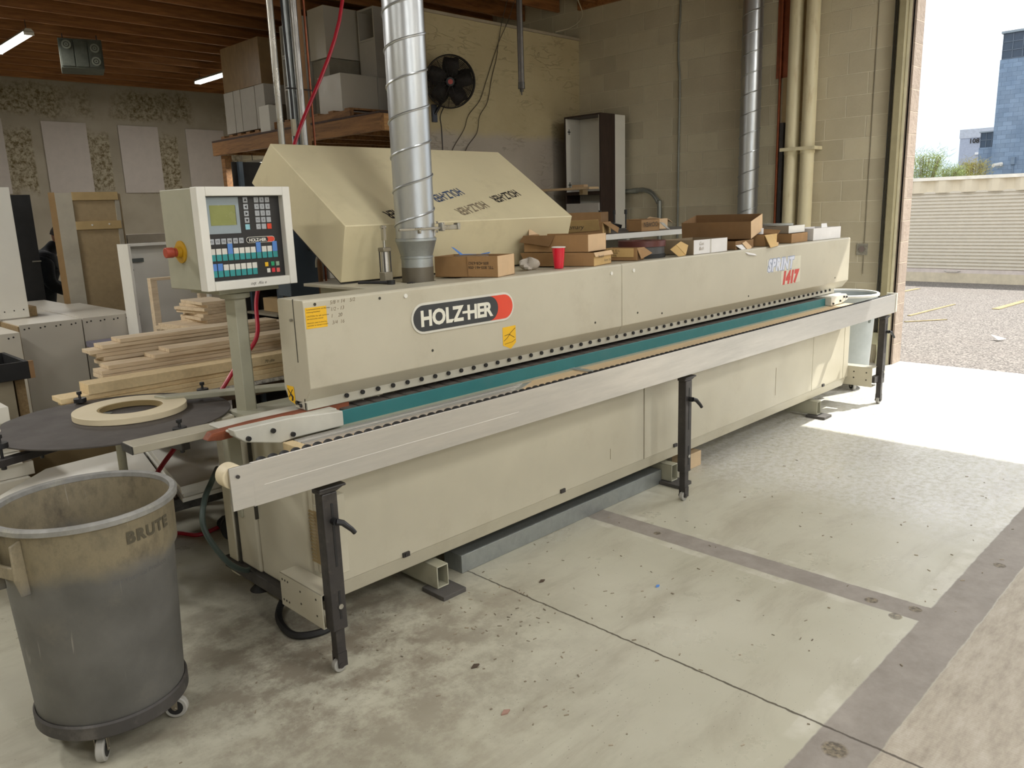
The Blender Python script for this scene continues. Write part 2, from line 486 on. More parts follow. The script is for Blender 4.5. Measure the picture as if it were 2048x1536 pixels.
oak = wood('dressed_maple_board', '#d8c6a9', '#b59e80', 0)
osb = mat('yellow_particle_strip', '#d3bd94', .8, var=.05, vs=50)
joist = wood('fir_joist', '#a9713f', '#63401f', 0, .5)
deckm = wood('dark_plywood_deck', '#4a3020', '#27180f', 0, .3)
mdf_strip = mat('tan_mdf_strip', '#c9af8a', .6, var=.05, vs=10, stretch=(.5, 3, 3))
reddish = wood('varnished_reddish_strip', '#8a4a2c', '#5b2c18', 0)
copper = mat('copper_red_pipe', '#8b4a2b', .4, .5, var=.15)
creamp = mat('cream_painted_pipe', '#d2c8a6', .5, var=.04, dirt='#9a7a40', da=.5, ds=4, stretch=(2, 2, .5))
conduit = mat('grey_conduit', '#8f918a', .38, .7, var=.08)
concr = mat('pale_plastic', '#d8d3be', .45, var=.03)
rubber = mat('black_rubber', '#1e1e1e', .65, var=.1)
greyw = mat('grey_caster_tyre', '#9c9a94', .5, var=.08)
discm = mat('dark_grey_disc', '#46413d', .6, var=.1, vs=4, dirt='#58514b', da=.4)
ivory = mat('ivory_edge_tape', '#d3c6a8', .55, var=.02)
dkgrey = mat('blue_grey_box_paint', '#3f4a54', .45, .2, var=.06)
shelfst = mat('shelf_steel', '#4b555e', .45, .4, var=.08)
darkw = wood('dark_walnut_laminate', '#3b2b25', '#241813', 2, 1.5, .5)
blackl = mat('matt_black_laminate', '#0d0d0e', .6)
lamp = mat('fluorescent_tube', '#ffffff', .5, var=0, emit='#eef4f0', es=9)
padgrey = mat('dark_rubber_mat', '#4b4845', .8, var=.1, bump=.3)

# ------------------------------------------------------------------ camera
cam = bpy.data.cameras.new('camera'); co = bpy.data.objects.new('camera', cam); COL.objects.link(co)
ya, pi_, ro = 0.78335168, 0.21577518, -0.03328972
fw = Vector((sin(ya) * cos(pi_), cos(ya) * cos(pi_), -sin(pi_)))
r_ = Vector((cos(ya), -sin(ya), 0)); u_ = r_.cross(fw)
r2 = r_ * cos(ro) + u_ * sin(ro); u2 = u_ * cos(ro) - r_ * sin(ro)
Mx = Matrix.Identity(4)
for i in range(3):
    Mx[i][0] = r2[i]; Mx[i][1] = u2[i]; Mx[i][2] = -fw[i]
Mx[0][3], Mx[1][3], Mx[2][3] = 0, 0, 1.65
co.matrix_world = Mx
cam.sensor_fit = 'HORIZONTAL'; cam.sensor_width = 36; cam.lens = 1587.5 / 2048 * 36; cam.clip_start = .05; cam.clip_end = 400
S.camera = co

# ------------------------------------------------------------------ room shell
WX = 8.25
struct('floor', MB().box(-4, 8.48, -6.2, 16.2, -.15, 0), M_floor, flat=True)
wr = MB().box(WX, 8.48, 2.87, 16.2, 0, 4.06).box(WX, 8.48, 2.87, 16.2, 4.06, 4.7)
struct('wall_right', wr, M_block, flat=True)
struct('wall_right', MB().box(WX, 8.48, -2.2, 2.868, 4.0, 4.7).box(WX, 8.48, -6.2, -2.2, 0, 4.7), M_block, flat=True)
# split-face end of the wall, seen in the opening
struct('trim_1', MB().box(8.27, 8.481, 2.85, 2.869, 0, 4.0), M_blockx, flat=True)
struct('wall_back', MB().box(-4, WX - .002, 16, 16.2, 0, 4.7), M_far, flat=True)
struct('wall_left', MB().box(-4.2, -4, -6.2, 16.2, 0, 4.7), M_block, flat=True)
struct('wall_front', MB().box(-4, -3.4, -6.4, -6.2, 0, 4.7).box(3.4, 8.48, -6.4, -6.2, 0, 4.7).box(-3.4, 3.4, -6.4, -6.2, 3.7, 4.7), M_block, flat=True)
wp = struct('wall_partition', MB().box(5.70, WX - .002, 6.884, 7.0, 0, 3.70), M_stucco, flat=True)
struct('trim_2', MB().box(5.70, WX - .003, 6.865, 7.02, 3.701, 3.73), mat('chalky_trim', '#a69a85', .8))
ce = struct('ceiling', MB().box(-4.2, 8.7, -6.4, 16.2, 4.33, 4.45), deckm, flat=True)
j0 = part('joist', MB().box(-4, WX - .02, -.02, .02, 4.09, 4.329), joist, ce)
j0.location = (0, -5.6, 0)
for k in range(1, 36): dup(j0, loc=(0, -5.6 + .6096 * k, 0), parent=ce)
part('ledger', MB().box(WX - .05, WX - .002, 2.9, 6.86, 4.05, 4.329), joist, ce)
part('beam_end', MB().box(7.1, WX - .1, 5.3, 5.42, 3.98, 4.088), joist, ce)
# light-coloured sheets fixed on the far wall
for k, (x0, x1) in enumerate(((3.28, 3.95), (4.55, 5.28), (5.83, 6.56), (7.10, 7.88))):
    solo('wall_board', MB().box(x0, x1, 15.975, 15.999, 2.2, 3.44 - .01 * k), mat('pale_wall_sheet', '#b3aaa2', .7, var=.03), 'pale rectangular sheet on the far wall, ' + ('leftmost of the four', 'second of the four from the left', 'third of the four from the left, right of the hanging heater', 'rightmost of the four, left of the wrapped carton')[k], 'wall panel', 'pale sheets on the far wall')
# baseboards of the roll-up door opening
d1 = thing('door_1', None, None, (8.2, 2.95, 0)); d1['kind'] = 'structure'
part('jamb_angle', MB().box(8.235, 8.249, 2.862, 2.905, 0, 4.0).box(8.235, 8.27, 2.862, 2.869, 0, 4.0), mat('brown_steel_angle', '#776a5e', .5, .3), d1)
part('weather_strip', MB().box(8.225, 8.234, 2.88, 2.905, 0, 4.0), mat('pale_strip', '#c5bfa5', .6), d1)
part('door_track', MB().box(8.15, 8.249, 2.908, 2.93, .25, 4.0).box(8.15, 8.16, 2.93, 2.965, .25, 4.0).box(8.235, 8.249, 2.93, 2.985, .25, 4.0), mat('olive_track_paint', '#a39a7a', .5, .2, dirt='#6b6350', da=.4), d1)
part('pull_rope', MB().cyl((8.235, 3.03, .32), (8.235, 3.03, 4.0), .008, 8).cyl((8.235, 3.012, .32), (8.235, 3.012, 4.0), .006, 8), mat('dark_conduit', '#57564f', .5, .5), d1)
part('chain_wire', MB().cyl((8.244, 3.19, .9), (8.244, 3.19, 3.9), .0035, 6), mat('grey_wire', '#817a68', .6), d1)

# ------------------------------------------------------------------ outside
lot = MB(); lot.add([(8.48, -40, -.02), (130, -40, -4.3), (130, 70, -4.3), (8.48, 70, -.02)], [(0, 1, 2, 3)])
struct('ground', lot, M_asph, flat=True)
struct('ground', MB().add([(8.48, -6.2, -.021), (-40, -6.2, -.3), (-40, -60, -.3), (8.48, -60, -.3)], [(0, 1, 2, 3)]), mat('concrete_yard', '#b5b0a5', .9), flat=True)
gz = lambda x: -.02 - (x - 8.48) * .0352
yp = mat('worn_yellow_line', '#958763', .9, var=.1)
for k, (a, b_, w) in enumerate((((15.2, 3.64), (19.0, 3.68), .11), ((13.2, 4.35), (15.7, 4.42), .05), ((12.3, 4.1), (13.0, 3.75), .045), ((16.4, 6.1), (19.3, 6.2), .09))):
    mb = MB(); a = Vector((*a, 0)); b_ = Vector((*b_, 0)); d = (b_ - a).normalized(); p = Vector((-d.y, d.x, 0)) * w / 2
    q = [a - p, b_ - p, b_ + p, a + p]
    mb.add([(v.x, v.y, gz(v.x) + .012) for v in q] + [(v.x, v.y, gz(v.x) + .002) for v in q], [(0, 1, 2, 3), (4, 7, 6, 5), (0, 4, 5, 1), (1, 5, 6, 2), (2, 6, 7, 3), (3, 7, 4, 0)])
    solo('parking_line', mb, yp, ('bold yellow parking line nearest the right picture edge', 'faint yellow line across the sunlit asphalt, middle', 'faint short yellow line nearest the shop floor', 'faint yellow line in the shade beside the brick jamb')[k], 'parking line', 'yellow lines on the asphalt')
solo('paper_scrap', MB().sheet([(10.9, 2.55, gz(11) + .02), (11.05, 2.5, gz(11) + .02), (11.02, 2.66, gz(11) + .06)], .004), paperw, 'white folded paper scrap lying on the asphalt', 'litter')
# storage garage across the lot
GX = 22.0
g = thing('storage_garage', 'low tan storage garage with wide roll-up door across the lot', 'building', (GX + 1, 6, gz(GX)))
tanw = mat('tan_stucco', '#d0c6b0', .8); tanm = mat('cream_metal', '#ddd3bd', .5, var=.02)
part('wall', MB().box(GX + .08, GX + 4, -6, 16, gz(GX) - .1, 2.0).box(GX, GX + .08, -6, 16, gz(GX) - .1, gz(GX) + .24), tanw, g)
fs = MB(); npt = 150; vs = []
for i in range(npt + 1):
    y = -6 + 22 * i / npt; o = (0, -.09)[(i // 2) % 2]
    vs += [(GX + .05 + o, y, 1.72), (GX + .05 + o, y, 2.02)]
fs.add(vs, [(2 * i, 2 * i + 1, 2 * i + 3, 2 * i + 2) for i in range(npt)])
part('corrugated_fascia', fs, tanm, g, flat=True)
part('roof_trim', MB().box(GX - .06, GX + 4, -6, 16, 2.02, 2.10), mat('white_trim_metal', '#f2efe6', .5), g)
rd = MB(); z = gz(GX) + .33; nr = 0
pr = []
while z < 1.70:
    pr += [(GX + .06, z), (GX + .02, z + .018), (GX + .02, z + .055), (GX + .06, z + .072)]; z += .084
vs = []
for (x, zz) in pr: vs += [(x, -5.5, zz), (x, 15.5, zz)]
rd.add(vs, [(2 * i, 2 * i + 2, 2 * i + 3, 2 * i + 1) for i in range(len(pr) - 1)])
dr = part('roll_up_door', rd, mat('cream_slat_metal', '#d6d0c3', .5, var=.02), g, flat=True)
part('bottom_bar', MB().box(GX, GX + .06, -5.5, 15.5, gz(GX) + .24, gz(GX) + .33), mat('galv_bar', '#d3c9c4', .5), dr)
part('pull_handle', MB().tube([(GX - .02, 6.12, gz(GX) + .30), (GX - .05, 6.2, gz(GX) + .27), (GX - .05, 6.4, gz(GX) + .27), (GX - .02, 6.48, gz(GX) + .30)], .012), steel, dr)
# blue-grey tower block
bl = thing('blue_block_building', 'tall blue-grey block building with dark window bands at right', 'building', (50, 8, gz(50)))
blue = m_block('blue_painted_block', '#7389a3', '#869ab2', '#6a7f99', ax='y', split=True)
part('wall', MB().box(45, 58, 0, 11.6, gz(50), 7.85).box(45.4, 58, 11.6, 12.28, gz(50), 3.9), blue, bl, flat=True)
winm = mat('dark_window_glass', '#39485a', .15, .1, var=.05)
w1 = part('window_band', MB().box(45.02, 57.9, .1, 11.55, 7.85, 9.0), winm, bl); w2_ = part('window_band', MB().box(45.42, 57.9, 11.5, 12.26, 3.9, 4.6), winm, bl)
mm = MB()
for k in range(22): mm.box(44.98, 45.02, 11.53 - .42 * k, 11.55 - .42 * k, 7.85, 9.0)
for zz in (7.86, 8.23, 8.61): mm.box(44.98, 45.02, .1, 11.55, zz, zz + .02)
part('mullion', mm, mat('grey_mullion', '#6f7c8c', .5), w1)
mm = MB()
for k in range(3): mm.box(45.39, 45.42, 12.25 - .25 * k - .02, 12.25 - .25 * k, 3.9, 4.6)
mm.box(45.39, 45.42, 11.6, 12.26, 4.24, 4.26)
part('mullion', mm, mat('grey_mullion', '#6f7c8c', .5), w2_)
part('parapet_cap', MB().box(44.9, 58, 0, 11.62, 9.0, 9.1).box(45.3, 58, 11.6, 12.3, 4.6, 4.66), mat('grey_cap', '#8b98a3', .6), bl)
part('security_camera', MB().cyl((44.9, 11.1, 3.05), (44.5, 11.35, 2.98), .09, 12).box(44.75, 45, 11.07, 11.13, 2.95, 3.05), whitem, bl)
part('junction_box', MB().box(44.85, 45, 10.55, 10.72, 3.0, 3.35).box(44.93, 44.99, 10.6, 10.64, 2.2, 3.0), mat('blue_box', '#74879c', .6), bl)
ob = thing('office_building', 'pale grey office building with number sign behind the blue tower', 'building', (84, 20, gz(84)))
offw = mat('pale_lilac_concrete', '#a7b0c2', .8)
part('wall', MB().box(80, 92, 12, 23.2, gz(84), 6.5), offw, ob, flat=True)
part('parapet_band', MB().box(79.95, 92, 12, 23.25, 6.5, 7.25), mat('paler_band', '#b9c0cc', .8), ob)
part('ledge_strip', MB().box(79.9, 80, 19.5, 21.9, 5.05, 5.25), mat('white_strip', '#dfe2e6', .8), ob)
text('number_sign', '10875', ink, ob, (79.9, 22.45, 6.05), (0, -1, 0), (0, 0, 1), .55, off=.015)
# desert trees over the garage roof
leafm = mat('pale_green_twigs', '#8c9a5c', .8, var=.2)
leafy = mat('yellow_green_twigs', '#b3a95a', .8, var=.2)
for k, (tx, ty, tz, sp, lm, lb) in enumerate(((33, 10.75, 3.25, .75, leafm, 'wispy green desert tree beside the brick jamb, over the garage roof'), (36.5, 10.85, 2.75, .6, leafm, 'low wispy tree between the jamb tree and the office building'), (42, 11.5, 3.15, .6, leafy, 'yellow-green tree in front of the pale office building'))):
    t = thing('desert_tree', lb, 'tree', (tx, ty, gz(tx)), group='trees over the garage roof')
    tr = MB(); lf = MB(); base = Vector((tx, ty, gz(tx)))
    tr.tube([base, base + Vector((0, 0, 1.6))], .09, 8)
    random.seed(30 + k)
    for q in range(16):
        a = random.uniform(0, 2 * pi); rr = random.uniform(.3, 1) * sp
        top = Vector((tx + rr * cos(a), ty + rr * sin(a), tz - .35 * rr))
        mid = (base + Vector((0, 0, 1.5)) + top) / 2 + Vector((0, 0, .15))
        tr.tube(bez([base + Vector((0, 0, 1.4)), mid, top], 3), .014, 4, cap=False)
        for w in range(120):
            p = mid.lerp(top, random.uniform(.1, 1.05)) + Vector((random.gauss(0, .16), random.gauss(0, .16), random.gauss(0, .12)))
            e = p + Vector((random.gauss(0, .1), random.gauss(0, .1), random.uniform(.02, .16)))
            lf.cyl(p, e, .007, 3, .003, cap=False)
    part('trunk', tr, mat('tan_bark', '#7d7458', .9), t); part('foliage', lf, lm, t, flat=True)

# ------------------------------------------------------------------ the edge banding machine
em = thing('edge_banding_machine', 'long beige edge banding machine with teal rail, badge and raised sound hood', 'machine', (3.97, 2.93, 0))
# base cabinet
body = part('base_cabinet', MB().box(1.50, 6.44, 2.60, 3.26, .15, .81).prism([(2.577, .221), (2.62, .221), (2.62, .146), (2.602, .146)], 'x', 1.50, 6.44), beige, em, bevel=.004)
for k, (a, b_) in enumerate(((1.475, 3.612), (3.62, 4.02), (4.024, 5.79), (5.794, 6.36), (6.366, 6.462))):
    mb = MB()
    mb.prism([(a, .222), (b_, .222), (b_, .80), (a, .80)], 'y', 2.572, 2.598)
    pa = part('front_panel', mb, beige, body, bevel=.003)
lt = MB().box(1.87, 1.905, 2.563, 2.573, .222, .242).box(1.878, 1.886, 2.560, 2.566, .225, .239)
part('latch', lt, blacks, body)
for x in (3.93, 5.99, 2.9):
    part('latch', MB().box(x - .017, x + .017, 2.563, 2.573, .222, .242), blacks, body)
# long drips and scratches on the panels
for (x, z0_, z1_) in ((3.30, .30, .36), (5.2, .30, .5)): part('scratch', MB().box(x, x + .002, 2.5705, 2.5725, z0_, z1_), mat('brown_stain', '#857757', .8), body)
# left end
part('end_panel', MB().box(1.45, 1.50, 2.60, 3.0, .17, .81).box(1.44, 1.50, 3.0, 3.17, .17, .81), beige, em, bevel=.012, seg=3)
part('corner_post', MB().box(1.43, 1.49, 3.19, 3.27, .10, .83), beige, em, bevel=.006)
part('slot', MB().box(1.436, 1.452, 2.985, 2.992, .42, .78).box(1.433, 1.45, 3.168, 3.176, .17, .8), beige_d, em)
part('slotted_bracket', MB().box(1.43, 1.441, 3.10, 3.14, .40, .74), greygreen, em, bevel=.003)
part('bolt', MB().cyl((1.424, 3.12, .44), (1.441, 3.12, .44), .010, 10), blacks, em)
part('base_rail', MB().box(1.42, 1.475, 2.585, 3.30, .12, .172), blacks, em, bevel=.003)
vp = part('vent_panel', MB().box(1.472, 1.480, 2.575, 2.60, .2, .76).box(1.468, 1.476, 2.572, 2.60, .30, .74), beige, em)
vm = MB()
for k in range(16):
    z = .345 + k * .0135
    vm.prism([(1.462, z), (1.474, z + .004), (1.474, z + .012)], 'y', 2.50, 2.60)
part('vent_box', MB().box(1.474, 1.56, 2.49, 2.60, .30, .62).box(1.470, 1.476, 2.492, 2.598, .33, .58), beige, em, bevel=.003)
part('vent_louvre', vm, mat('tan_louvre', '#8f7b54', .6), em)
# square tube feet on rubber pads
for k, x in enumerate((2.03, 3.86, 5.85)):
    f = MB()
    t = .006; y0, y1 = 2.545, 3.35
    f.box(x, x + .066, y0, y1, .022, .022 + t).box(x, x + .066, y0, y1, .126 - t, .126).box(x, x + t, y0, y1, .022, .126).box(x + .066 - t, x + .066, y0, y1, .022, .126)
    ft = part('foot_tube', f, greygreen, em, bevel=.003)
    part('rubber_pad', MB().box(x - .03, x + .10, 2.47, 2.62, .0005, .021), padgrey, ft, bevel=.002)
part('leveling_foot', MB().lathe([(0, .03), (.02, .03), (.05, .001), (0, .001)], (1.53, 3.2, 0), 20).cyl((1.53, 3.2, .02), (1.53, 3.2, .16), .012), rubber, em)
# conveyor level: teal rail, pads, infeed bracket
part('work_table', MB().box(1.5, 6.42, 2.62, 3.28, .81, .835), greygreen, em)
part('teal_rail', MB().box(1.655, 6.14, 2.65, 2.66, .80, .893), teal, em, bevel=.002)
part('rail_top', MB().box(1.66, 6.14, 2.66, 2.78, .84, .878), blacks, em)
pm = MB()
pm.prism([(0, 0), (.074, 0), (.071, .012), (.003, .012)], 'y', .0, .098)
pd = None
for k in range(56):
    x = 1.70 + .0795 * k
    if pd is None:
        pd = part('chain_pad', MB().add([p + Vector((x, 2.662, .880)) for p in pm.v], pm.f), padm, em, bevel=.002, seg=1); base_x = x
    else:
        c = dup(pd, parent=em); c.location = (x - base_x, 0, 0)
br_ = part('infeed_bracket', MB().prism([(1.205, .925), (1.21, .90), (1.245, .872), (1.38, .838), (1.44, .845), (1.655, .845), (1.655, .905), (1.42, .925)], 'y', 2.602, 2.652)
             .box(1.22, 1.66, 2.652, 2.84, .898, .907), mat('infeed_grey', '#bfbdb2', .45), em, bevel=.004)
for (x, z) in ((1.255, .885), (1.352, .893), (1.43, .862)): part('bolt', MB().cyl((x, 2.592, z), (x, 2.603, z), .009, 12), blackp, br_)
part('slot', MB().box(1.30, 1.33, 2.72, 2.735, .9065, .9085).box(1.42, 1.45, 2.72, 2.735, .9065, .9085), blackp, br_)
ob_ = part('outfeed_bracket', MB().prism([(6.14, .835), (6.14, .905), (6.42, .905), (6.47, .875), (6.45, .855), (6.32, .835)], 'y', 2.602, 2.652)
           .box(6.14, 6.44, 2.652, 2.84, .898, .907), lightp, em, bevel=.004)
for (x, z) in ((6.17, .85), (6.30, .86), (6.37, .885), (6.42, .88)): part('bolt', MB().cyl((x, 2.592, z), (x, 2.603, z), .008, 10), blackp, ob_)
# support slats in front of the teal rail
part('support_strip', MB().box(1.40, 6.40, 2.455, 2.60, .812, .831).box(1.66, 6.13, 2.60, 2.648, .812, .831), mdf_strip, em)
al = MB().prism([(1.43, 2.515), (2.55, 2.515), (2.72, 2.598), (1.43, 2.598)], 'z', .8312, .836)
for y in (2.518, 2.54, 2.57, 2.588): al.box(1.43, 2.50 + (y - 2.515) * 2, y, y + .006, .836, .842)
part('aluminium_profile', al, M_alu, em)
part('cross_strip', MB().box(3.06, 3.10, 2.42, 2.648, .8312, .838), M_alu, em)
part('wood_block', MB().box(1.385, 1.428, 2.47, 2.60, .80, .840), osb, em, bevel=.002)
for x in (1.8, 3.0, 4.2, 5.4, 6.3):
    part('support_bracket', MB().box(x, x + .04, 2.40, 2.60, .775, .805), greygreen, em)
# roller rail: aluminium face, rollers, end wheel
rl = MB().box(1.118, 6.72, 2.324, 2.329, .737, .887).box(1.118, 6.72, 2.329, 2.392, .737, .743).box(1.118, 6.72, 2.386, 2.392, .743, .858)
rail = part('roller_rail', rl, M_alu, em, bevel=.0015)
part('end_plate', MB().box(1.043, 1.12, 2.315, 2.3235, .744, .886), M_alu, rail, bevel=.001)
part('bolt', MB().cyl((1.068, 2.309, .855), (1.068, 2.3155, .855), .006, 12), blacks, rail)
part('white_wheel', MB().cyl((1.068, 2.333, .848), (1.068, 2.392, .848), .040, 32), ivory, rail, bevel=.004)
part('scratch_line', MB().box(1.16, 2.35, 2.3232, 2.3239, .8015, .8028), mat('pale_scratch', '#e2dfd8', .4), rail)
part('end_cap', MB().box(6.721, 6.745, 2.318, 2.40, .74, .893), lightp, rail, bevel=.003)
rm = MB().lathe([(0, 0), (.0145, 0), (.0180, .007), (.0195, .016), (.0180, .025), (.0145, .032), (0, .032)], (0, 2.331, .8715), 14, (0, 1, 0))
ro1 = part('roller', MB().add([p + Vector((1.17, 0, 0)) for p in rm.v], rm.f), rubber, rail)
for k in range(1, 97):
    c = dup(ro1, parent=rail); c.location = (.0425 * k, 0, 0)
rest = MB()
for k in range(97, 130): rest.add([p + Vector((1.17 + .0425 * k, 0, 0)) for p in rm.v], rm.f)
part('roller', rest, rubber, rail)['kind'] = 'stuff'


# telescopic legs
def leg(x, y, handle=1):
    L = part('support_leg', MB().box(x, x + .062, y, y + .05, .172, .70).box(x - .01, x + .10, y - .004, y + .06, .712, .722).prism([(x - .01, .70), (x + .062, .70), (x + .1, .715), (x - .01, .715)], 'y', y, y + .05), blacks, em, bevel=.004)
    part('inner_tube', MB().box(x + .012, x + .050, y + .006, y + .044, .055, .18), blacks, L, bevel=.003)
    part('slot', MB().box(x + .032, x + .041, y - .0015, y + .002, .42, .66).box(x + .032, x + .041, y - .0015, y + .002, .215, .325), blackp, L)
    h = MB().cyl((x + .0365, y - .022, .595), (x + .0365, y, .595), .013, 14).tube([(x + .036, y - .022, .597), (x + .055, y - .032, .59), (x + .085, y - .04, .558), (x + .095, y - .043, .543)], .008, 10, rr=[.012, .011, .009, .0085])
    part('clamp_handle', h, blackp if handle == 0 else (red if handle == 2 else blackp), L)
    part('bolt', MB().cyl((x + .0365, y - .006, .265), (x + .0365, y, .265), .010, 14), steel, L)
    part('wheel', MB().cyl((x + .024, y + .012, .0265), (x + .024, y + .036, .0265), .026, 24), greyw, L, bevel=.003)
    part('axle_fork', MB().cyl((x + .024, y + .002, .03), (x + .024, y + .048, .03), .011, 14).box(x + .012, x + .05, y + .004, y + .01, .022, .08).box(x + .012, x + .05, y + .039, y + .045, .022, .08), blacks, L)


leg(1.372, 2.335); leg(3.672, 2.335); leg(6.56, 2.335)
for k, (x0, x1) in enumerate(((1.36, 1.44), (6.50, 6.58))):
    a = MB(); y0, y1 = (2.38, 2.68); t = .005
    if k == 0:
        a.box(x0, x0 + t, y0, y1, .172, .310).box(x0, x1, y0, y1, .305, .310).box(x0, x1, y0, y1, .172, .177)
        ar = part('support_arm', a, beige, em, bevel=.004)
        hb = MB()
        for (y, z) in ((2.66, .285), (2.64, .285), (2.62, .285), (2.66, .20), (2.64, .20), (2.62, .20), (2.53, .275), (2.53, .225), (2.42, .28), (2.42, .215)): hb.cyl((x0 - .001, y, z), (x0 + .002, y, z), .0045, 8)
        part('bolt_hole', hb, beige_d, ar)
        part('hinge_bracket', MB().box(1.385, 1.435, 2.35, 2.40, .19, .29), blacks, em)
    else:
        a.box(6.46, 6.56, 2.375, 2.70, .155, .16).box(6.46, 6.56, 2.375, 2.70, .308, .313).box(6.46, 6.465, 2.375, 2.70, .155, .313)
        ar = part('support_arm', a, beige, em, bevel=.004)
        hb = MB()
        for (y, z) in ((2.52, .27), (2.52, .22), (2.42, .27), (2.42, .21)): hb.cyl((6.458, y, z), (6.461, y, z), .006, 8)
        part('bolt_hole', hb, beige_d, ar)
        part('hinge_bracket', MB().box(6.47, 6.60, 2.355, 2.39, .19, .24), blacks, em)
# front cover with chamfered lower edge, in two lengths
prof = [(2.651, 1.003), (2.651, 1.337), (2.659, 1.345), (2.837, 1.343), (2.843, 1.335), (2.848, .985), (2.822, .940), (2.765, .928), (2.697, .945)]
seamx = 3.515
for k, (a, b_) in enumerate(((1.55, seamx - .002), (seamx + .002, 6.56))):
    fc = part('front_cover', MB().prism(prof, 'x', a, b_), beige, em, bevel=.003)
    if k == 0:
        part('cover_seam', MB().box(1.549, 1.552, 2.722, 2.727, 1.10, 1.345), beige_d, fc)
        part('screw', MB().cyl((1.54, 2.74, 1.265), (1.551, 2.74, 1.265), .006, 10), steel, fc)
        hm = MB()
        for (x, z) in ((1.60, 1.325), (1.90, 1.318), (2.16, 1.065), (3.28, 1.05), (3.66, 1.06)): hm.cyl((x, 2.6495, z), (x, 2.652, z), .006, 10)
        part('screw_hole', hm, beige_d, fc)
        part('plastic_plug', MB().cyl((2.03, 2.646, 1.315), (2.03, 2.652, 1.315), .009, 16), whitem, fc)
    else:
        hm = MB()
        for (x, z) in ((3.9, 1.03), (4.92, 1.03), (6.30, 1.04)): hm.cyl((x, 2.6495, z), (x, 2.652, z), .006, 10)
        part('screw_hole', hm, beige_d, fc)
        part('plastic_plug', MB().cyl((3.42, 2.646, 1.30), (3.42, 2.6519, 1.30), .010, 16).cyl((3.62, 2.646, 1.30), (3.62, 2.6519, 1.30), .010, 16), whitem, fc)
part('guard_strip', MB().box(1.55, 6.40, 2.694, 2.705, .912, .960).box(1.55, 1.556, 2.694, 2.775, .912, .945)  .box(1.55, 6.40, 2.705, 2.775, .912, .917), mat('dull_grey_guard', '#b9b5a6', .45), em, bevel=.002)
bm = MB().lathe([(0, 0), (.008, 0), (.0095, .004), (.0095, .010), (0, .010)], (1.733, 2.694, .940), 10, (0, -1, 0))
b0 = part('guard_bolt', bm, blackp, em)
for k in range(1, 60):
    c = dup(b0, parent=em); c.location = (.0775 * k, 0, 0)
part('guard_screw', MB().cyl((1.545, 2.73, .928), (1.551, 2.73, .928), .008, 10).cyl((1.545, 2.76, .935), (1.551, 2.76, .935), .008, 10).cyl((1.545, 2.745, .932), (1.551, 2.745, .932), .004, 8), blackp, em)
# oval badge
FY = 2.651


def pill(x0, x1, zc, h, y0, y1, l=True, r=True, n=14):
    p = []
    if l: p += [(x0 + h - h * cos(t), zc - h * sin(t)) for t in [pi / 2 - pi * i / n for i in range(n + 1)][::-1]][::1]
    else: p += [(x0, zc + h), (x0, zc - h)]
    if l: p = [(x0 + h - h * cos(t), zc + h * sin(t)) for t in [pi / 2 - pi * i / n for i in range(n + 1)]]
    if r: p += [(x1 - h + h * cos(t), zc + h * sin(t)) for t in [-pi / 2 + pi * i / n for i in range(n + 1)]]
    else: p += [(x1, zc - h), (x1, zc + h)]
    return MB().prism(p, 'y', y0, y1)


BC = 1.210
bd = part('badge', pill(2.052, 2.665, BC, .066, FY - .004, FY), lightp, em)
part('badge_field', pill(2.062, 2.56, BC, .056, FY - .0055, FY - .004, True, True), darkv, bd)
rp = [(2.51, BC - .056)] + [(2.60 + .056 * cos(t), BC + .056 * sin(t)) for t in [-pi / 2 + pi * i / 14 for i in range(15)]] + [(2.51, BC + .056)] + [(2.505 + .056 * cos(t), BC + .056 * sin(t)) for t in [pi / 2 - pi * i / 14 for i in range(1, 14)]]
part('badge_field', MB().prism(rp, 'y', FY - .0056, FY - .004), orange, bd, label='orange-red end of the badge')
text('lettering', 'HOLZ', whiteink, bd, (2.098, FY - .0056, BC - .032), (1, 0, 0), (0, 0, 1), .092, off=.0035, space=.97)
text('lettering', 'HER', whiteink, bd, (2.365, FY - .0056, BC - .032), (1, 0, 0), (0, 0, 1), .088, off=.0035, space=.93)
part('lettering_bar', MB().box(2.338, 2.385, FY - .0066, FY - .0056, BC - .005, BC + .006), whiteink, bd)
# stickers
st = part('warning_sticker', MB().box(1.556, 1.648, FY - .0012, FY, 1.235, 1.315), yel, em)
for k, (s_, z) in enumerate((('Sicherheitshinweise und Betriebs-', 1.305), ('anleitung beachten!', 1.295), ('CAUTION: For safe operation', 1.279), ('see instruction manual', 1.269), ('Attention: pour la securite,', 1.254), ('consulter le manuel d emploi', 1.244))):
    text('print', s_, ink, st, (1.560, FY - .0013, z), (1, 0, 0), (0, 0, 1), .0078, .0002)
sh = [(2.589, 1.11), (2.676, 1.112), (2.676, 1.03), (2.64, 1.003), (2.589, 1.025)]
s2 = part('warning_sticker', MB().prism(sh, 'y', FY - .0012, FY), yel, em)
part('pictogram', MB().tube([(2.595, FY - .0016, 1.045), (2.62, FY - .0016, 1.06), (2.64, FY - .0016, 1.08), (2.672, FY - .0016, 1.10)], .0012, 4).tube([(2.60, FY - .0016, 1.07), (2.63, FY - .0016, 1.075), (2.665, FY - .0016, 1.055)], .0012, 4).tube([(2.60, FY - .0016, 1.03), (2.65, FY - .0016, 1.035), (2.672, FY - .0016, 1.045)], .001, 4), ink, s2)
s3 = part('warning_sticker', MB().add([(1.5488, 2.828, .998), (1.5488, 2.775, .998), (1.5488, 2.768, .925), (1.5488, 2.82, .94)], [(0, 1, 2, 3)]), yel, em)
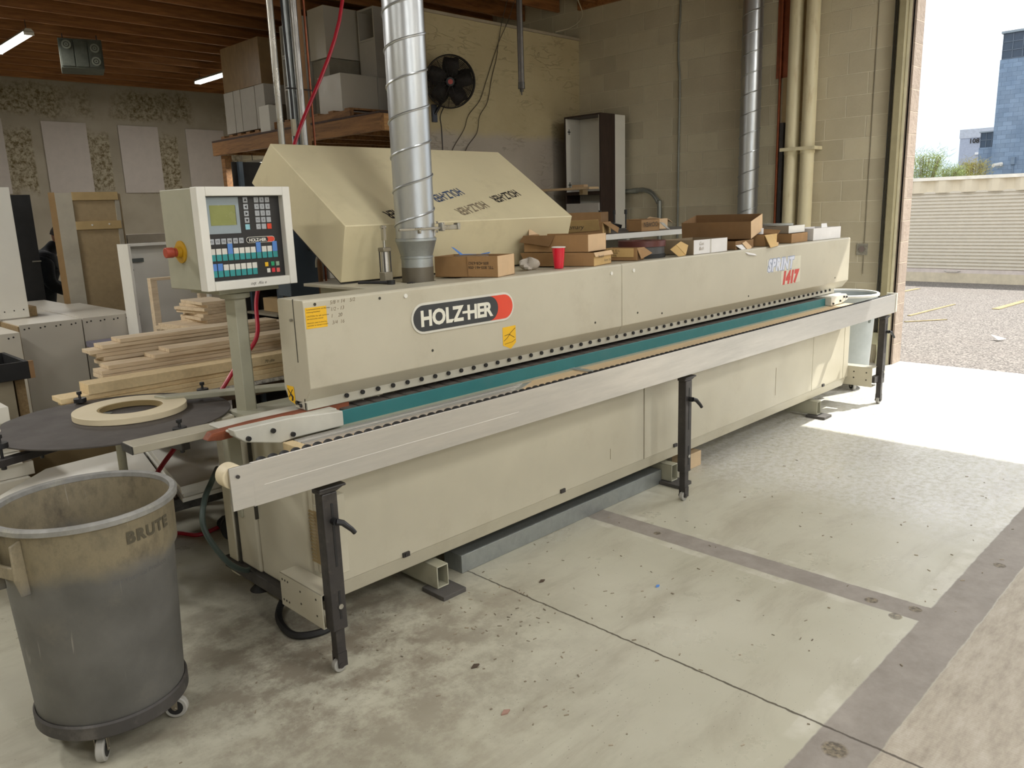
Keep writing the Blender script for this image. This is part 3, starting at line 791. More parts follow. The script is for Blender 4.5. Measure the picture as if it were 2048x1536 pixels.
part('pictogram', MB().tube([(1.548, 2.82, .985), (1.548, 2.785, .95)], .0014, 4).tube([(1.548, 2.785, .985), (1.548, 2.815, .95)], .0014, 4).tube([(1.548, 2.80, .965), (1.548, 2.785, .955), (1.548, 2.79, .94)], .004, 5), ink, s3)
for (s_, x, z) in (('5/8 = 14    5/2', 1.665, 1.318), ('1/2 - 13', 1.665, 1.292), ('1    20', 1.665, 1.266), ('3/4  16', 1.668, 1.24)):
    text('pencil_note', s_, inkf, em, (x, FY - .0005, z), (1, 0, .02), (0, 0, 1), .02, .0002, shear=.2)
# model name decal
dec = part('model_decal', MB().box(5.16, 5.68, FY - .001, FY, 1.165, 1.255).box(5.38, 5.68, FY - .001, FY, 1.065, 1.162), mat('decal_film', '#c9c5b2', .35), em)
text('lettering', 'SPRINT', mat('blue_grey_outline', '#8d98b0', .5), dec, (5.175, FY - .0012, 1.176), (1, 0, 0), (0, 0, 1), .110, .0002, shear=.2, off=.0105, space=1.1)
text('lettering', 'SPRINT', mat('pale_lilac', '#ccd0dc', .5), dec, (5.175, FY - .0016, 1.176), (1, 0, 0), (0, 0, 1), .110, .0002, shear=.2, off=.005, space=1.1)
text('lettering', '1417', mat('faded_red', '#c2463c', .5), dec, (5.395, FY - .0014, 1.073), (1, 0, 0), (0, 0, 1), .112, .0002, shear=.2, off=.0105, space=1.08)
# deck behind the cover and machine housing below it
part('top_deck', MB().box(2.0, 6.45, 2.845, 3.40, 1.325, 1.339), beige, em, bevel=.002)
part('rear_housing', MB().box(2.06, 6.40, 2.9, 3.35, .83, 1.325), greygreen, em)
sm_ = MB()
for (x, y) in ((2.16, 3.02), (2.23, 2.88), (2.26, 2.90), (2.24, 2.86), (2.14, 3.12), (2.2, 3.2)): sm_.cyl((x, y, 1.339), (x, y, 1.345), .009, 8)
part('loose_screw', sm_, blacks, em)
part('tool_lever', MB().tube([(2.06, 3.03, 1.352), (2.12, 2.97, 1.35), (2.17, 2.93, 1.348)], .007, 8).cyl((2.17, 2.93, 1.340), (2.17, 2.93, 1.358), .018, 12), blackp, em)
# raised acoustic hood: four-sided box profile with sloping lettered face
hp = [(3.149, 1.347), (3.073, 1.604), (3.669, 2.005), (3.894, 1.828)]
hood = part('sound_hood', MB().prism(hp, 'x', 2.044, 3.60), beige2, em, bevel=.004)
part('edge_gasket', MB().prism([(3.157, 1.342), (3.9, 1.822), (3.894, 1.828), (3.149, 1.347)], 'x', 2.05, 3.59), blackp, hood)
sd = Vector((0, 3.669 - 3.073, 2.005 - 1.604)).normalized(); upv = -sd
def onface(x, t): return Vector((x, 3.073, 1.604)) + sd * t + Vector((0, -sd.z, sd.y)) * .0006
for (x, t, ang, m_) in ((2.94, .305, 17, inkb), (3.02, .175, 16, inkf), (3.36, .285, 16, ink), (2.57, .155, 12, ink)):
    X = Vector((-1, 0, 0)) * cos(R(ang)) - sd * sin(R(ang)); Y = -sd * cos(R(ang)) + Vector((1, 0, 0)) * sin(R(ang))
    text('stencil', 'HOLZ-HER', m_, hood, onface(x, t), X, Y, .088, .0005, off=.002, sx=.62)
# pneumatic cylinder beside the duct
cy = MB(); cx, cyy = 2.17, 2.965
cy.box(cx - .022, cx + .022, cyy - .022, cyy + .022, 1.347, 1.395).box(cx - .022, cx + .022, cyy - .022, cyy + .022, 1.485, 1.503)
pc = part('pneumatic_cylinder', cy, mat('dull_cast_alloy', '#8d8778', .4, .6), em, bevel=.003)
part('barrel', MB().cyl((cx, cyy, 1.395), (cx, cyy, 1.485), .017, 20), M_alu, pc)
rods = MB()
for sx in (-1, 1):
    for sy in (-1, 1): rods.cyl((cx + sx * .017, cyy + sy * .017, 1.39), (cx + sx * .017, cyy + sy * .017, 1.49), .003, 8)
part('tie_rod', rods, blacks, pc)
part('piston_rod', MB().cyl((cx, cyy, 1.50), (cx, cyy, 1.545), .006, 12).box(cx - .007, cx + .007, cyy - .009, cyy + .009, 1.535, 1.60).cyl((cx - .012, cyy, 1.593), (cx + .012, cyy, 1.593), .008, 12), steel, pc)

# infeed guide bars
part('guide_bar', MB().box(.955, 1.74, 2.875, 2.975, .843, .874), mat('guide_bar_grey', '#a19b89', .45), em, bevel=.003)
part('bar_end_cap', MB().box(.951, .9549, 2.875, 2.975, .843, .872), blackp, em)
part('guide_bar', MB().prism([(1.33, 3.64), (1.35, 3.56), (2.02, 3.22), (2.04, 3.30)], 'z', .858, .882), greygreen, em, bevel=.004)
part('wooden_fence', MB().prism([(1.15, .880), (1.17, .905), (1.33, .912), (1.75, .912), (1.75, .885), (1.2, .872)], 'y', 2.70, 2.745), reddish, em, bevel=.003)
part('bracket_post', MB().box(1.35, 1.405, 2.98, 3.03, .57, .845).box(1.405, 1.45, 2.985, 3.025, .58, .62), greygreen, em, bevel=.004)

# ------------------------------------------------------------------ control console on its post
cc = thing('control_console', 'beige control console with keypad and display on a post', 'control panel', (1.57, 3.22, 0), R(3.5))
yaw = R(3.5)
ex = Vector((cos(yaw), sin(yaw), 0)); ey = Vector((-sin(yaw), cos(yaw), 0)); ez = Vector((0, 0, 1))
CO = Vector((1.376, 3.087, 1.372))      # lower front left corner
WW, HH = .415, .405
CM = Matrix(((ex.x, ey.x, 0, CO.x), (ex.y, ey.y, 0, CO.y), (0, 0, 1, CO.z), (0, 0, 0, 1)))
hexp = [(1.57 + .047 * cos(R(a)), 3.235 + .047 * sin(R(a))) for a in (0, 60, 120, 180, 240, 300)]
part('post', MB().prism(hexp, 'z', .35, 1.345), greygreen, cc, bevel=.002)
part('swivel_collar', MB().cyl((1.57, 3.235, 1.322), (1.57, 3.235, 1.345), .062, 28).cyl((1.57, 3.235, 1.345), (1.57, 3.235, 1.352), .05, 20), greygreen, cc, bevel=.004)
part('mounting_plate', MB().box(.08, .36, .04, .28, -.022, -.001, CM), greygreen, cc, bevel=.004)
cab = part('cabinet', MB().box(0.006, WW - .006, .034, .295, .002, HH - .002, CM), greygreen, cc, bevel=.004)
part('door_gap', MB().box(.004, .008, .030, .036, .01, HH - .01, CM).box(.0045, .008, .034, .037, .1, .13, CM), blackp, cab)
fr = MB(); b_ = .036
for (x0, x1, z0, z1) in ((0, b_, 0, HH), (WW - b_, WW, 0, HH), (b_, WW - b_, 0, b_), (b_, WW - b_, HH - b_, HH)): fr.box(x0, x1, -.022, .030, z0, z1, CM)
part('frame', fr, whitem, cc, bevel=.003)
fp = part('keypad_face', MB().box(b_, WW - b_, .012, .02, b_, HH - b_, CM), mat('black_keypad_film', '#222122', .45, var=.04), cc)


def cbox(name, x0, x1, z0, z1, m_, par, y0=.0095, y1=.012, **k): return part(name, MB().box(x0, x1, y0, y1, z0, z1, CM), m_, par, **k)
def ctext(s_, x, z, size, m_, par, y=.009, **k): return text('print', s_, m_, par, CM @ Vector((x, y, z)), ex, ez, size, .0002, **k)


dsp = cbox('display', .043, .190, .222, .365, mat('bluish_grey_bezel', '#8f9ba1', .4), cc)
cbox('screen', .062, .172, .255, .334, mat('olive_lcd', '#8a8f58', .25), dsp, .0085, .0095)
cbox('screen_shadow_edge', .166, .175, .256, .333, mat('dark_edge', '#55584a', .4), dsp, .0088, .0095)
kg = mat('grey_key', '#a7abb0', .5); kw = mat('white_key_label', '#d6d4cc', .5); kt = mat('turquoise_key', '#2f8f90', .5); tape = mat('blue_masking_tape', '#5585cc', .6); lbk = mat('light_blue_key', '#8ec3d0', .5)


def key(x, z, w, h, m_, lab='', n='key'):
    k_ = part(n, MB().box(x - w / 2, x + w / 2, .0095, .012, z - h / 2, z + h / 2, CM), m_, cc, bevel=.0015)
    if lab: ctext(lab, x, z - .004, .012, ink, k_, align='CENTER')
    return k_


for k, z in enumerate((.353, .326, .299, .272)):
    q = key(.222, z, .021, .022, kg)
    tr_ = [(-.006, -.004), (.006, -.004), (0, .006)]; an = (0, 90, -90, 180)[k]
    part('arrow', MB().prism([(p[0] * cos(R(an)) - p[1] * sin(R(an)), p[0] * sin(R(an)) + p[1] * cos(R(an))) for p in tr_], 'y', .0085, .0095, CM @ Matrix.Translation((.222, 0, z))), blackp, q)
key(.222, .245, .021, .022, lbk)
labs = [['7', '8', '9'], ['4', '5', '6'], ['1', '2', '3'], ['+/-', '0', ''], ['<', '', '']]
for r in range(5):
    for c_ in range(3):
        key(.272 + .0255 * c_, .353 - .027 * r, .021, .022, orange if (r == 4 and c_ == 2) else kg, labs[r][c_])
for k in range(6): key(.057 + .026 * k, .192, .021, .022, kg, 'F%d' % (k + 1))
lg = part('logo', MB(), None, cc) if False else None
lp = [(.222 - .0125 * sin(t), .192 + .0125 * cos(t)) for t in [pi * i / 10 for i in range(11)]] + [(.330 + .0125 * sin(t), .192 - .0125 * cos(t)) for t in [pi * i / 10 for i in range(11)]]
lo = part('logo', MB().prism(lp, 'y', .0100, .012, CM), lightp, cc)
def shr(p, f): return [((x - .276) * (1 - .03 * f) + .276, (z - .192) * (1 - .16 * f) + .192) for x, z in p]
part('logo_field', MB().prism(shr(lp, 1), 'y', .0094, .0100, CM), blackp, lo)
part('logo_field', MB().prism([(.305, .1815), (.331, .1815), (.340, .187), (.3405, .197), (.331, .2025), (.305, .2025), (.311, .192)], 'y', .0090, .0094, CM), orange, lo)
ctext('HOLZ-HER', .221, .1855, .0175, whitem, lo, y=.0088, off=.0006, space=.92)
for k in range(12):
    q = key(.0565 + .0257 * k, .128, .0215, .026, kt); hi_ = .018 if k in (3, 8, 11) else 0
    part('key_label', MB().box(.0565 + .0257 * k - .0107, .0565 + .0257 * k + .0107, .0092, .012, .141, .164 + hi_, CM), tape if hi_ else kw, q)
for k in range(8):
    q = key(.0565 + .0257 * k, .064, .0215, .026, kt); hi_ = .005 if k < 2 else 0
    part('key_label', MB().box(.0565 + .0257 * k - .0107, .0565 + .0257 * k + .0107, .0092, .012, .077, .10 + hi_, CM), tape if hi_ else kw, q)
for (x, z, m_) in ((.293, .088, yel), (.322, .089, mat('green_key', '#1f9a68', .5)), (.346, .088, mat('grey_green_key', '#8fa58f', .5)), (.300, .062, kw), (.323, .062, mat('red_key', '#d2303c', .5)), (.346, .061, mat('red_ringed_key', '#d0625a', .5))):
    key(x, z, .016, .018, m_)
ctext('oot  iileve', .20, -.0, .019, ink, fp, y=-.0225, shear=.3) if False else text('handwriting', 'oqt  Alu e', ink, fp, CM @ Vector((.19, -.0222, .012)), ex, ez, .018, .0002, shear=.3)
es = MB().cyl(CM @ Vector((.006, .165, .155)), CM @ Vector((.0, .165, .155)), .045, 32)
esb = part('emergency_stop', es, mat('dull_yellow_disc', '#b98f1c', .5), cc)
part('mushroom_button', MB().cyl(CM @ Vector((.0, .165, .155)), CM @ Vector((-.03, .165, .155)), .018, 24).cyl(CM @ Vector((-.03, .165, .155)), CM @ Vector((-.062, .165, .155)), .021, 28), mat('dull_red_knob', '#a4432f', .45), esb, bevel=.003)
part('collar', MB().cyl(CM @ Vector((-.001, .165, .155)), CM @ Vector((-.018, .165, .155)), .023, 24), mat('dull_yellow_disc', '#b98f1c', .5), esb)

# ------------------------------------------------------------------ exhaust duct above the machine
du = thing('exhaust_duct', 'shiny spiral exhaust duct rising from the machine beside the lettered hood', 'duct', (2.325, 2.93, 1.34))


def spiral(par, x, y, z0, z1, r, pitch, rib=.0035):
    part('spiral_pipe', MB().cyl((x, y, z0), (x, y, z1), r, 64, cap=False), M_spiral, par)
    n = int((z1 - z0) / pitch * 28); pts = []
    for i in range(n + 1):
        z = z0 + pitch * i / 28
        if z > z1 - .002: break
        a = 2 * pi * i / 28
        pts.append((x + (r + .0005) * cos(a), y + (r + .0005) * sin(a), z))
    part('seam_rib', MB().tube(pts, rib, 6), M_spiral, par)


spiral(du, 2.325, 2.93, 1.535, 4.0, .090, .150, .0055)
part('reducer', MB().lathe([(.093, 1.538), (.095, 1.536), (.095, 1.526), (.092, 1.523), (.073, 1.458), (.076, 1.455), (.076, 1.448), (.0725, 1.446), (.0725, 1.405)], (2.325, 2.93, 0), 56), M_galv, du, label='smooth cone-shaped reducer')
part('outlet_collar', MB().lathe([(.0735, 1.407), (.0735, 1.3395), (.082, 1.3392), (.05, 1.3390)], (2.325, 2.93, 0), 48), mat('brown_grey_steel', '#6d675b', .5, .6), du)
bg = MB().box(2.16, 2.43, 2.832, 2.842, 1.574, 1.586).box(2.40, 2.50, 2.826, 2.848, 1.571, 1.592).box(2.27, 2.28, 2.83, 2.845, 1.560, 1.578).box(2.49, 2.505, 2.82, 2.852, 1.570, 1.600).box(2.395, 2.41, 2.82, 2.85, 1.566, 1.604)
part('blast_gate_slide', bg, steel, du, bevel=.002)
part('rivet', MB().cyl((2.387, 2.855, 1.605), (2.393, 2.848, 1.605), .005, 8).cyl((2.387, 2.857, 1.565), (2.393, 2.85, 1.565), .005, 8), steel, du)
lbm = MB()
a0 = R(-62)
for i in range(4):
    a, b2 = a0 + i * .09, a0 + (i + 1) * .09
    lbm.add([(2.325 + .0912 * cos(a), 2.93 + .0912 * sin(a), 1.545), (2.325 + .0912 * cos(b2), 2.93 + .0912 * sin(b2), 1.545), (2.325 + .0912 * cos(b2), 2.93 + .0912 * sin(b2), 1.57), (2.325 + .0912 * cos(a), 2.93 + .0912 * sin(a), 1.57)], [(0, 1, 2, 3)])
part('label', lbm, paperw, du)
# second duct against the block wall
d2 = thing('wall_duct', 'spiral exhaust duct hanging along the painted block wall', 'duct', (8.10, 4.41, 1.3))
spiral(d2, 8.10, 4.41, 1.25, 4.05, .105, .20, .007)
# ------------------------------------------------------------------ pipes on the block wall
pp = thing('drain_pipes', 'pair of thick cream painted pipes running down the block wall', 'pipe', (8.17, 3.88, 0))
for y, x in ((3.965, 8.165), (3.785, 8.15)):
    part('pipe', MB().cyl((x, y, .0), (x, y, 4.05), .068, 32).lathe([(.068, 2.12), (.073, 2.12), (.073, 2.17), (.068, 2.17)], (x, y, 0), 32), creamp, pp)
part('pipe_clamp', MB().box(8.07, 8.09, 3.70, 4.05, 2.15, 2.185).box(8.07, 8.249, 3.675, 3.70, 2.15, 2.185), creamp, pp, bevel=.002)
bp_ = thing('brown_riser_pipe', 'thin brown riser pipe left of the cream pipes', 'pipe', (8.22, 4.14, 0))
part('pipe', MB().cyl((8.215, 4.145, 0), (8.215, 4.145, 4.06), .015, 12).box(8.232, 8.249, 4.05, 4.20, 2.9, 4.06), copper, bp_)
part('backing_board', MB().box(8.235, 8.249, 3.86, 4.12, 2.45, 4.05), mat('tan_board', '#b59f78', .8), bp_)
part('dark_strip', MB().box(8.20, 8.249, 4.08, 4.12, 0, 2.45), blacks, bp_)
solo('wall_conduit', MB().tube(bez([(8.235, 5.385, 0), (8.235, 5.385, 2), (8.235, 5.38, 3.0), (8.235, 5.40, 3.25), (8.235, 5.40, 3.55), (8.235, 5.385, 3.7), (8.235, 5.385, 4.06)], 5), .012, 10), conduit, 'thin grey conduit running straight up the block wall', 'conduit')
el = MB().tube(bez([(8.20, 6.30, 1.82), (8.20, 6.0, 1.83), (8.20, 5.85, 1.835), (8.20, 5.73, 1.79), (8.20, 5.64, 1.68), (8.20, 5.62, 1.55), (8.20, 5.62, .001)], 6), .028, 14).cyl((8.20, 6.02, 1.829), (8.20, 5.94, 1.832), .033, 14)
solo('elbow_conduit', el, conduit, 'thick grey conduit with a swept bend beside the tall cabinet', 'conduit')
ol = thing('wall_plate', 'square grey cover plate on the block wall above the machine end', 'electrical box', (8.24, 3.21, 1.09))
part('plate', MB().box(8.24, 8.249, 3.155, 3.265, 1.09, 1.205), mat('mottled_grey_plate', '#8d897c', .6, var=.2, vs=30), ol, bevel=.002)
part('knob', MB().cyl((8.24, 3.21, 1.15), (8.232, 3.21, 1.15), .028, 20).cyl((8.24, 3.245, 1.15), (8.236, 3.245, 1.15), .005, 8).cyl((8.24, 3.172, 1.15), (8.236, 3.172, 1.15), .005, 8), mat('red_grey', '#7d7069', .6), ol)
solo('junction_box', MB().box(8.20, 8.249, 2.97, 3.05, .20, .32).tube([(8.235, 3.0, .20), (8.235, 2.99, .1), (8.235, 3.0, .0)], .012, 8), mat('pale_olive_box', '#c6c3a4', .5), 'small pale junction box low on the wall by the door track', 'electrical box')

# ------------------------------------------------------------------ trash cans on dollies
def trash(name, label, x, y, rr, m_, rz=0, rimm=None, plain=False, H=.80, tilt=0):
    t = thing(name, label, 'trash can', (x, y, 0), rz)
    k = rr / .27
    out = [(.0, .125), (.222, .125), (.231, .135), (.254, .615), (.266, .635), (.2685, .775), (.2735, .782), (.281, .785), (.282, .800), (.276, .806), (.262, .803), (.259, .78), (.252, .60), (.222, .145), (0, .14)]
    out = [(r * k, z * H / .80) for r, z in out]
    b = part('can_body', MB().lathe(out, (0, 0, 0), 72), m_, t, local=True, ang=40)
    part('rim', MB().lathe([(r * k, z * H / .8) for r, z in ((.2735, .782), (.283, .785), (.2845, .800), (.277, .8075), (.261, .804), (.259, .79), (.2735, .782))], (0, 0, 0), 72), rimm, t, local=True)
    for s in (0, 1):
        hm = MB()
        hm.prism([(.255 * k, .60), (.285 * k, .605), (.300 * k, .66), (.298 * k, .765), (.262 * k, .775)], 'y', -.06, -.052)
        hm.prism([(.255 * k, .60), (.285 * k, .605), (.300 * k, .66), (.298 * k, .765), (.262 * k, .775)], 'y', .052, .06)
        hm.box(.288 * k, .300 * k, -.055, .055, .66, .70)
        q = Matrix.Rotation(R(-160 + s * 180) if not plain else R(s * 180 + 60), 4, 'Z')
        hm.v = [q @ p for p in hm.v]
        part('side_handle', hm, m_, t, local=True, bevel=.004)
    dl = part('dolly', MB().lathe([(0, .09), (.19, .09), (.224, .095), (.232, .103), (.232, .142), (.226, .148), (.220, .142), (.217, .12), (0, .12)], (0, 0, 0), 64), mat('worn_black_dolly', '#3a3735', .6, var=.15, dirt='#67625c', da=.5, ds=9), t, local=True)
    for a in (-122, -36, 58, 150):
        q = Matrix.Rotation(R(a), 4, 'Z')
        c = MB().cyl((.19, -.013, .0385), (.19, .013, .0385), .038, 24)
        c.v = [q @ p for p in c.v]
        w = part('caster_wheel', c, greyw, dl, local=True, bevel=.004)
        h = MB().cyl((.19, -.0145, .0385), (.19, .0145, .0385), .025, 18); h.v = [q @ p for p in h.v]
        part('caster_hub', h, blackp, dl, local=True)
        f = MB().prism([(.155, .09), (.20, .09), (.198, .034), (.182, .034)], 'y', -.019, -.016).prism([(.155, .09), (.20, .09), (.198, .034), (.182, .034)], 'y', .016, .019).box(.155, .20, -.019, .019, .087, .0895).cyl((.19, -.022, .0385), (.19, .022, .0385), .006, 10)
        f.v = [q @ p for p in f.v]
        part('caster_fork', f, mat('dull_zinc', '#8f8778', .4, .7), dl, local=True, bevel=.001)
    return t


rimm = mat('scuffed_rim', '#83827e', .5, var=.12, vs=20, dirt='#a9a695', da=.6, ds=14)
tc1 = trash('trash_can', 'big dusty grey trash can on a black wheeled dolly, front left', .715, 2.655, .260, M_can, rimm=rimm)
text('lettering', 'BRUTE', mat('dark_dust_lettering', '#4d4738', .8), tc1, (.715, 2.655, .712), (1, 0, 0), (0, 0, 1), .050, .0015, wrap=(.715, 2.655, .2585, R(-84)), off=.002, space=1.15)
text('lettering', 'Commercial Products', mat('embossed_grey', '#5d5c5a', .6), tc1, (.715, 2.655, .592), (1, 0, 0), (0, 0, 1), .022, .001, wrap=(.715, 2.655, .2435, R(-96)))
tc2 = trash('trash_can', 'pale grey trash can in the sun behind the machine right end', 7.03, 2.87, .275, mat('pale_grey_can', '#a3aaab', .5, var=.06), rimm=mat('white_rim', '#d2d2cc', .5), plain=True, H=.84)

# ------------------------------------------------------------------ coil turntable and its tape coil
tt = thing('coil_turntable', 'dark grey wavy-edged coil turntable on black arms left of the machine', 'turntable', (1.12, 3.52, 0))
dp = []
for i in range(96):
    a = 2 * pi * i / 96; r = .462
    d = abs((a - R(160) + pi) % (2 * pi) - pi)
    if d < .38: r -= .04 * (cos(d / .38 * pi) + 1) / 2
    dp.append((1.12 + r * cos(a), 3.52 + r * sin(a)))
part('disc', MB().prism(dp, 'z', .836, .842), discm, tt, bevel=.001)
part('spindle', MB().cyl((1.12, 3.52, 0.02), (1.12, 3.52, .79), .018, 20).cyl((1.12, 3.52, .001), (1.12, 3.52, .02), .12, 32), greygreen, tt)
kp = ((1.11, 3.94), (.655, 3.36), (1.19, 3.035), (1.565, 3.66))
for x, y in kp:
    d = Vector((x - 1.12, y - 3.52, 0)).normalized(); p = Vector((-d.y, d.x, 0)) * .018
    c0 = Vector((1.12, 3.52, 0)); e = Vector((x, y, 0)) + d * .03
    arm = MB(); q = [c0 + p, c0 - p, e - p, e + p]
    arm.add([(v.x, v.y, .778) for v in q] + [(v.x, v.y, .808) for v in q], [(0, 1, 2, 3), (4, 7, 6, 5), (0, 4, 5, 1), (1, 5, 6, 2), (2, 6, 7, 3), (3, 7, 4, 0)])
    ar = part('arm', arm, blacks, tt, bevel=.003)
    part('guide_knob', MB().cyl((x, y, .78), (x, y, .89), .006, 10).cyl((x, y, .848), (x, y, .868), .027, 24).cyl((x, y, .885), (x, y, .899), .011, 12).cyl((x - d.x * .15, y - d.y * .15, .764), (x - d.x * .15, y - d.y * .15, .79), .007, 10).cyl((x, y, .764), (x, y, .78), .010, 8), blackp, ar, bevel=.002)
cb = thing('tape_coil', 'large ivory edge tape coil lying flat on the dark turntable', 'tape coil', (1.195, 3.555, .843))
part('tape', MB().ring((1.195, 3.555, .843), (0, 0, 1), .130, .228, .027, 72), ivory, cb, bevel=.002)
part('core_label', MB().ring((1.195, 3.555, .845), (0, 0, 1), .121, .129, .023, 48), mat('kraft_core', '#8d7a52', .8), cb)
solo('hold_down_weight', MB().cyl((1.085, 3.52, .843), (1.085, 3.52, .858), .028, 24).cyl((1.085, 3.52, .858), (1.085, 3.52, .868), .023, 24), mat('dark_green_rubber', '#4a4c44', .6), 'small dark round hub weight inside the ivory tape coil', 'weight')

# ------------------------------------------------------------------ lumber on the trolley behind the console
tr = thing('lumber_trolley', 'trolley with crumbling white board deck under the long lumber', 'trolley', (1.9, 4.2, 0))
part('deck', MB().box(1.36, 3.1, 3.985, 4.75, .765, .785), mat('crumbly_white_board', '#b7b3aa', .8, var=.3, vs=40), tr)
part('frame', MB().box(1.38, 3.05, 4.02, 4.7, .70, .764), mat('brown_frame', '#4b3b2a', .8), tr)
for x in (1.75, 2.95):
    for y in (4.52, 4.66): part('leg', MB().box(x, x + .06, y, y + .06, 0, .70), mat('brown_frame', '#4b3b2a', .8), tr)
random.seed(5)
gl = 'lumber stacked on the trolley'


def board(x0, x1, y0, y1, z0, z1, m_, label, rz=0, cat='board'):
    cx_, cy_ = (x0 + x1) / 2, (y0 + y1) / 2
    mb = MB().box(x0 - cx_, x1 - cx_, y0 - cy_, y1 - cy_, 0, z1 - z0 - .0008)
    q = Matrix.Translation((cx_, cy_, z0)) @ Matrix.Rotation(R(rz), 4, 'Z')
    mb.v = [q @ p for p in mb.v]
    return solo('lumber_board', mb, m_, label, cat, gl, bevel=.001)


FT = [(1.13, 3.0, 3.99, 4.11, .786, .815), (1.07, 3.0, 3.995, 4.145, .8155, .838), (1.05, 3.0, 4.01, 4.15, .8385, .862), (1.17, 3.0, 4.0, 4.13, .8625, .912)]
for k, b_ in enumerate(FT):
    board(*b_, osb, ('lowest yellow particle-board strip in the front tier of the lumber stack', 'second yellow particle-board strip from the bottom of the front tier', 'third yellow strip from the bottom, its left end sticking out furthest', 'thick yellow top board of the front lumber tier')[k])
z = .7855; k = 0
mids = [(1.32, 2.45), (1.30, 2.5), (1.34, 2.44), (1.31, 2.5), (1.33, 2.46), (1.29, 2.52), (1.30, 2.5), (1.34, 2.42), (1.55, 2.40), (1.62, 2.38)]
nm = ['lowest', 'second', 'third', 'fourth', 'fifth', 'sixth', 'seventh', 'eighth', 'ninth', 'topmost']
for (x0, x1) in mids:
    h = .021
    board(x0 + random.uniform(-.015, .015), x1, 4.165 + random.uniform(0, .02), 4.31, z, z + h, oak, nm[k] + ' maple board of the middle lumber tier, counted upward', random.uniform(-.4, .4)); z += h + .0005; k += 1
z = .7855; k = 0
for (x0, x1) in [(1.36, 2.4), (1.42, 2.42), (1.38, 2.4), (1.4, 2.44), (1.37, 2.4), (1.41, 2.42), (1.38, 2.4), (1.36, 2.43), (1.37, 2.42), (1.34, 2.4), (1.31, 2.46), (1.37, 2.42), (1.46, 2.38)]:
    h = .0205
    board(x0, x1 + random.uniform(-.02, .03), 4.355 + random.uniform(0, .015), 4.49, z, z + h, oak, ('lowest second third fourth fifth sixth seventh eighth ninth tenth eleventh twelfth topmost'.split())[k] + ' board of the rear lumber tier, counted upward', random.uniform(-.3, .3)); z += h + .0005; k += 1
text('handwriting', '70 cfm', ink, bpy.data.objects['lumber_board.003'], (2.07, 3.9985, .874), (1, 0, 0), (0, 0, 1), .022, .001, shear=.3)
text('handwriting', '15 x 96', ink, bpy.data.objects['lumber_board.003'], (2.24, 3.9985, .878), (1, 0, 0), (0, 0, 1), .02, .001, shear=.3)
# short offcuts in two heaps behind
t2 = thing('packing_table', 'low table with a bluish grey top behind the lumber trolley', 'table', (2.3, 6.0, 0))
part('table_top', MB().box(1.95, 3.1, 4.85, 6.56, .735, .775), mat('bluish_purple_top', '#6f6b78', .6), t2)
for x in (2.0, 3.0):
    for y in (4.9, 6.4): part('leg', MB().box(x, x + .05, y, y + .05, 0, .735), mat('brown_frame', '#4b3b2a', .8), t2)
ORD = 'bottom second third fourth fifth sixth seventh eighth ninth tenth eleventh twelfth thirteenth'.split()
z = .776; k = 0
while z < 1.0:
    h = .019; dx = random.uniform(-.02, .02)
    mb = MB().box(-.17, .17, -.2, .2, 0, h - .0006); q = Matrix.Translation((2.22 + dx, 5.12 + random.uniform(-.02, .02), z)) @ Matrix.Rotation(R(random.uniform(-5, 5) + 8), 4, 'Z'); mb.v = [q @ p for p in mb.v]
    solo('offcut_board', mb, oak, 'short maple offcut in the wide lower heap behind the long lumber, ' + ORD[k] + ' one counted upward', 'board', 'wide short offcuts heaped behind the lumber', bevel=.001); z += h; k += 1
k = 0
while z < 1.135:
    h = .0195
    mb = MB().box(-.10, .10, -.17, .17, 0, h - .0006); q = Matrix.Translation((2.27 + random.uniform(-.02, .02), 5.12, z)) @ Matrix.Rotation(R(random.uniform(-8, 8) + 5), 4, 'Z'); mb.v = [q @ p for p in mb.v]
    solo('offcut_board', mb, oak, 'small maple offcut in the upper heap left of the console post, ' + ORD[k] + ' one counted upward', 'board', 'small offcuts on top of the wide heap', bevel=.001); z += h; k += 1

# ------------------------------------------------------------------ white cabinets, panels and the worker at the left
def carcass(name, label, cat, x0, x1, y0, y1, z0, z1, m_=lam, group=None, holes=True, door=None):
    t = thing(name, label, cat, ((x0 + x1) / 2, (y0 + y1) / 2, z0), 0, group)
    part('carcass', MB().box(x0, x1, y0, y1, z0, z1), m_, t, bevel=.002)
    if holes:
        n = 4
        for k in range(n):
            xx = x0 + (x1 - x0) * (k + .3) / n
            for (ox, oz) in ((0, .035), (.03, .03)): part('dowel_hole', MB().cyl((xx + ox, y0 - .001, z1 - oz), (xx + ox, y0 + .002, z1 - oz), .0065, 8), mat('dark_dowel_hole', '#2b2723', .8), t)
    return t


ca = carcass('cabinet_unit', 'white cabinet laid down, left of the dark seam behind the turntable', 'cabinet', 1.525, 1.945, 6.57, 7.2, 0, .95, group='white cabinets massed at left')
part('open_side', MB().box(1.515, 1.5245, 6.62, 7.15, .78, .94).box(1.515, 1.5245, 6.57, 6.62, 0, .94), core, ca)
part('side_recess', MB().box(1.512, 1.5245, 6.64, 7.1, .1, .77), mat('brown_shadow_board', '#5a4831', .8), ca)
cb_ = carcass('cabinet_unit', 'white cabinet laid down, right of the dark seam behind the lumber', 'cabinet', 1.953, 2.345, 6.575, 7.2, 0, .952, group='white cabinets massed at left')
carcass('cabinet_unit', 'white cabinet in the second row, left, below the tall white panel', 'cabinet', 1.35, 1.945, 7.21, 7.9, 0, .948, group='white cabinets massed at left', holes=False)
carcass('cabinet_unit', 'white cabinet in the second row, behind the seam cabinets', 'cabinet', 1.953, 2.345, 7.21, 7.9, 0, .951, group='white cabinets massed at left', holes=False)
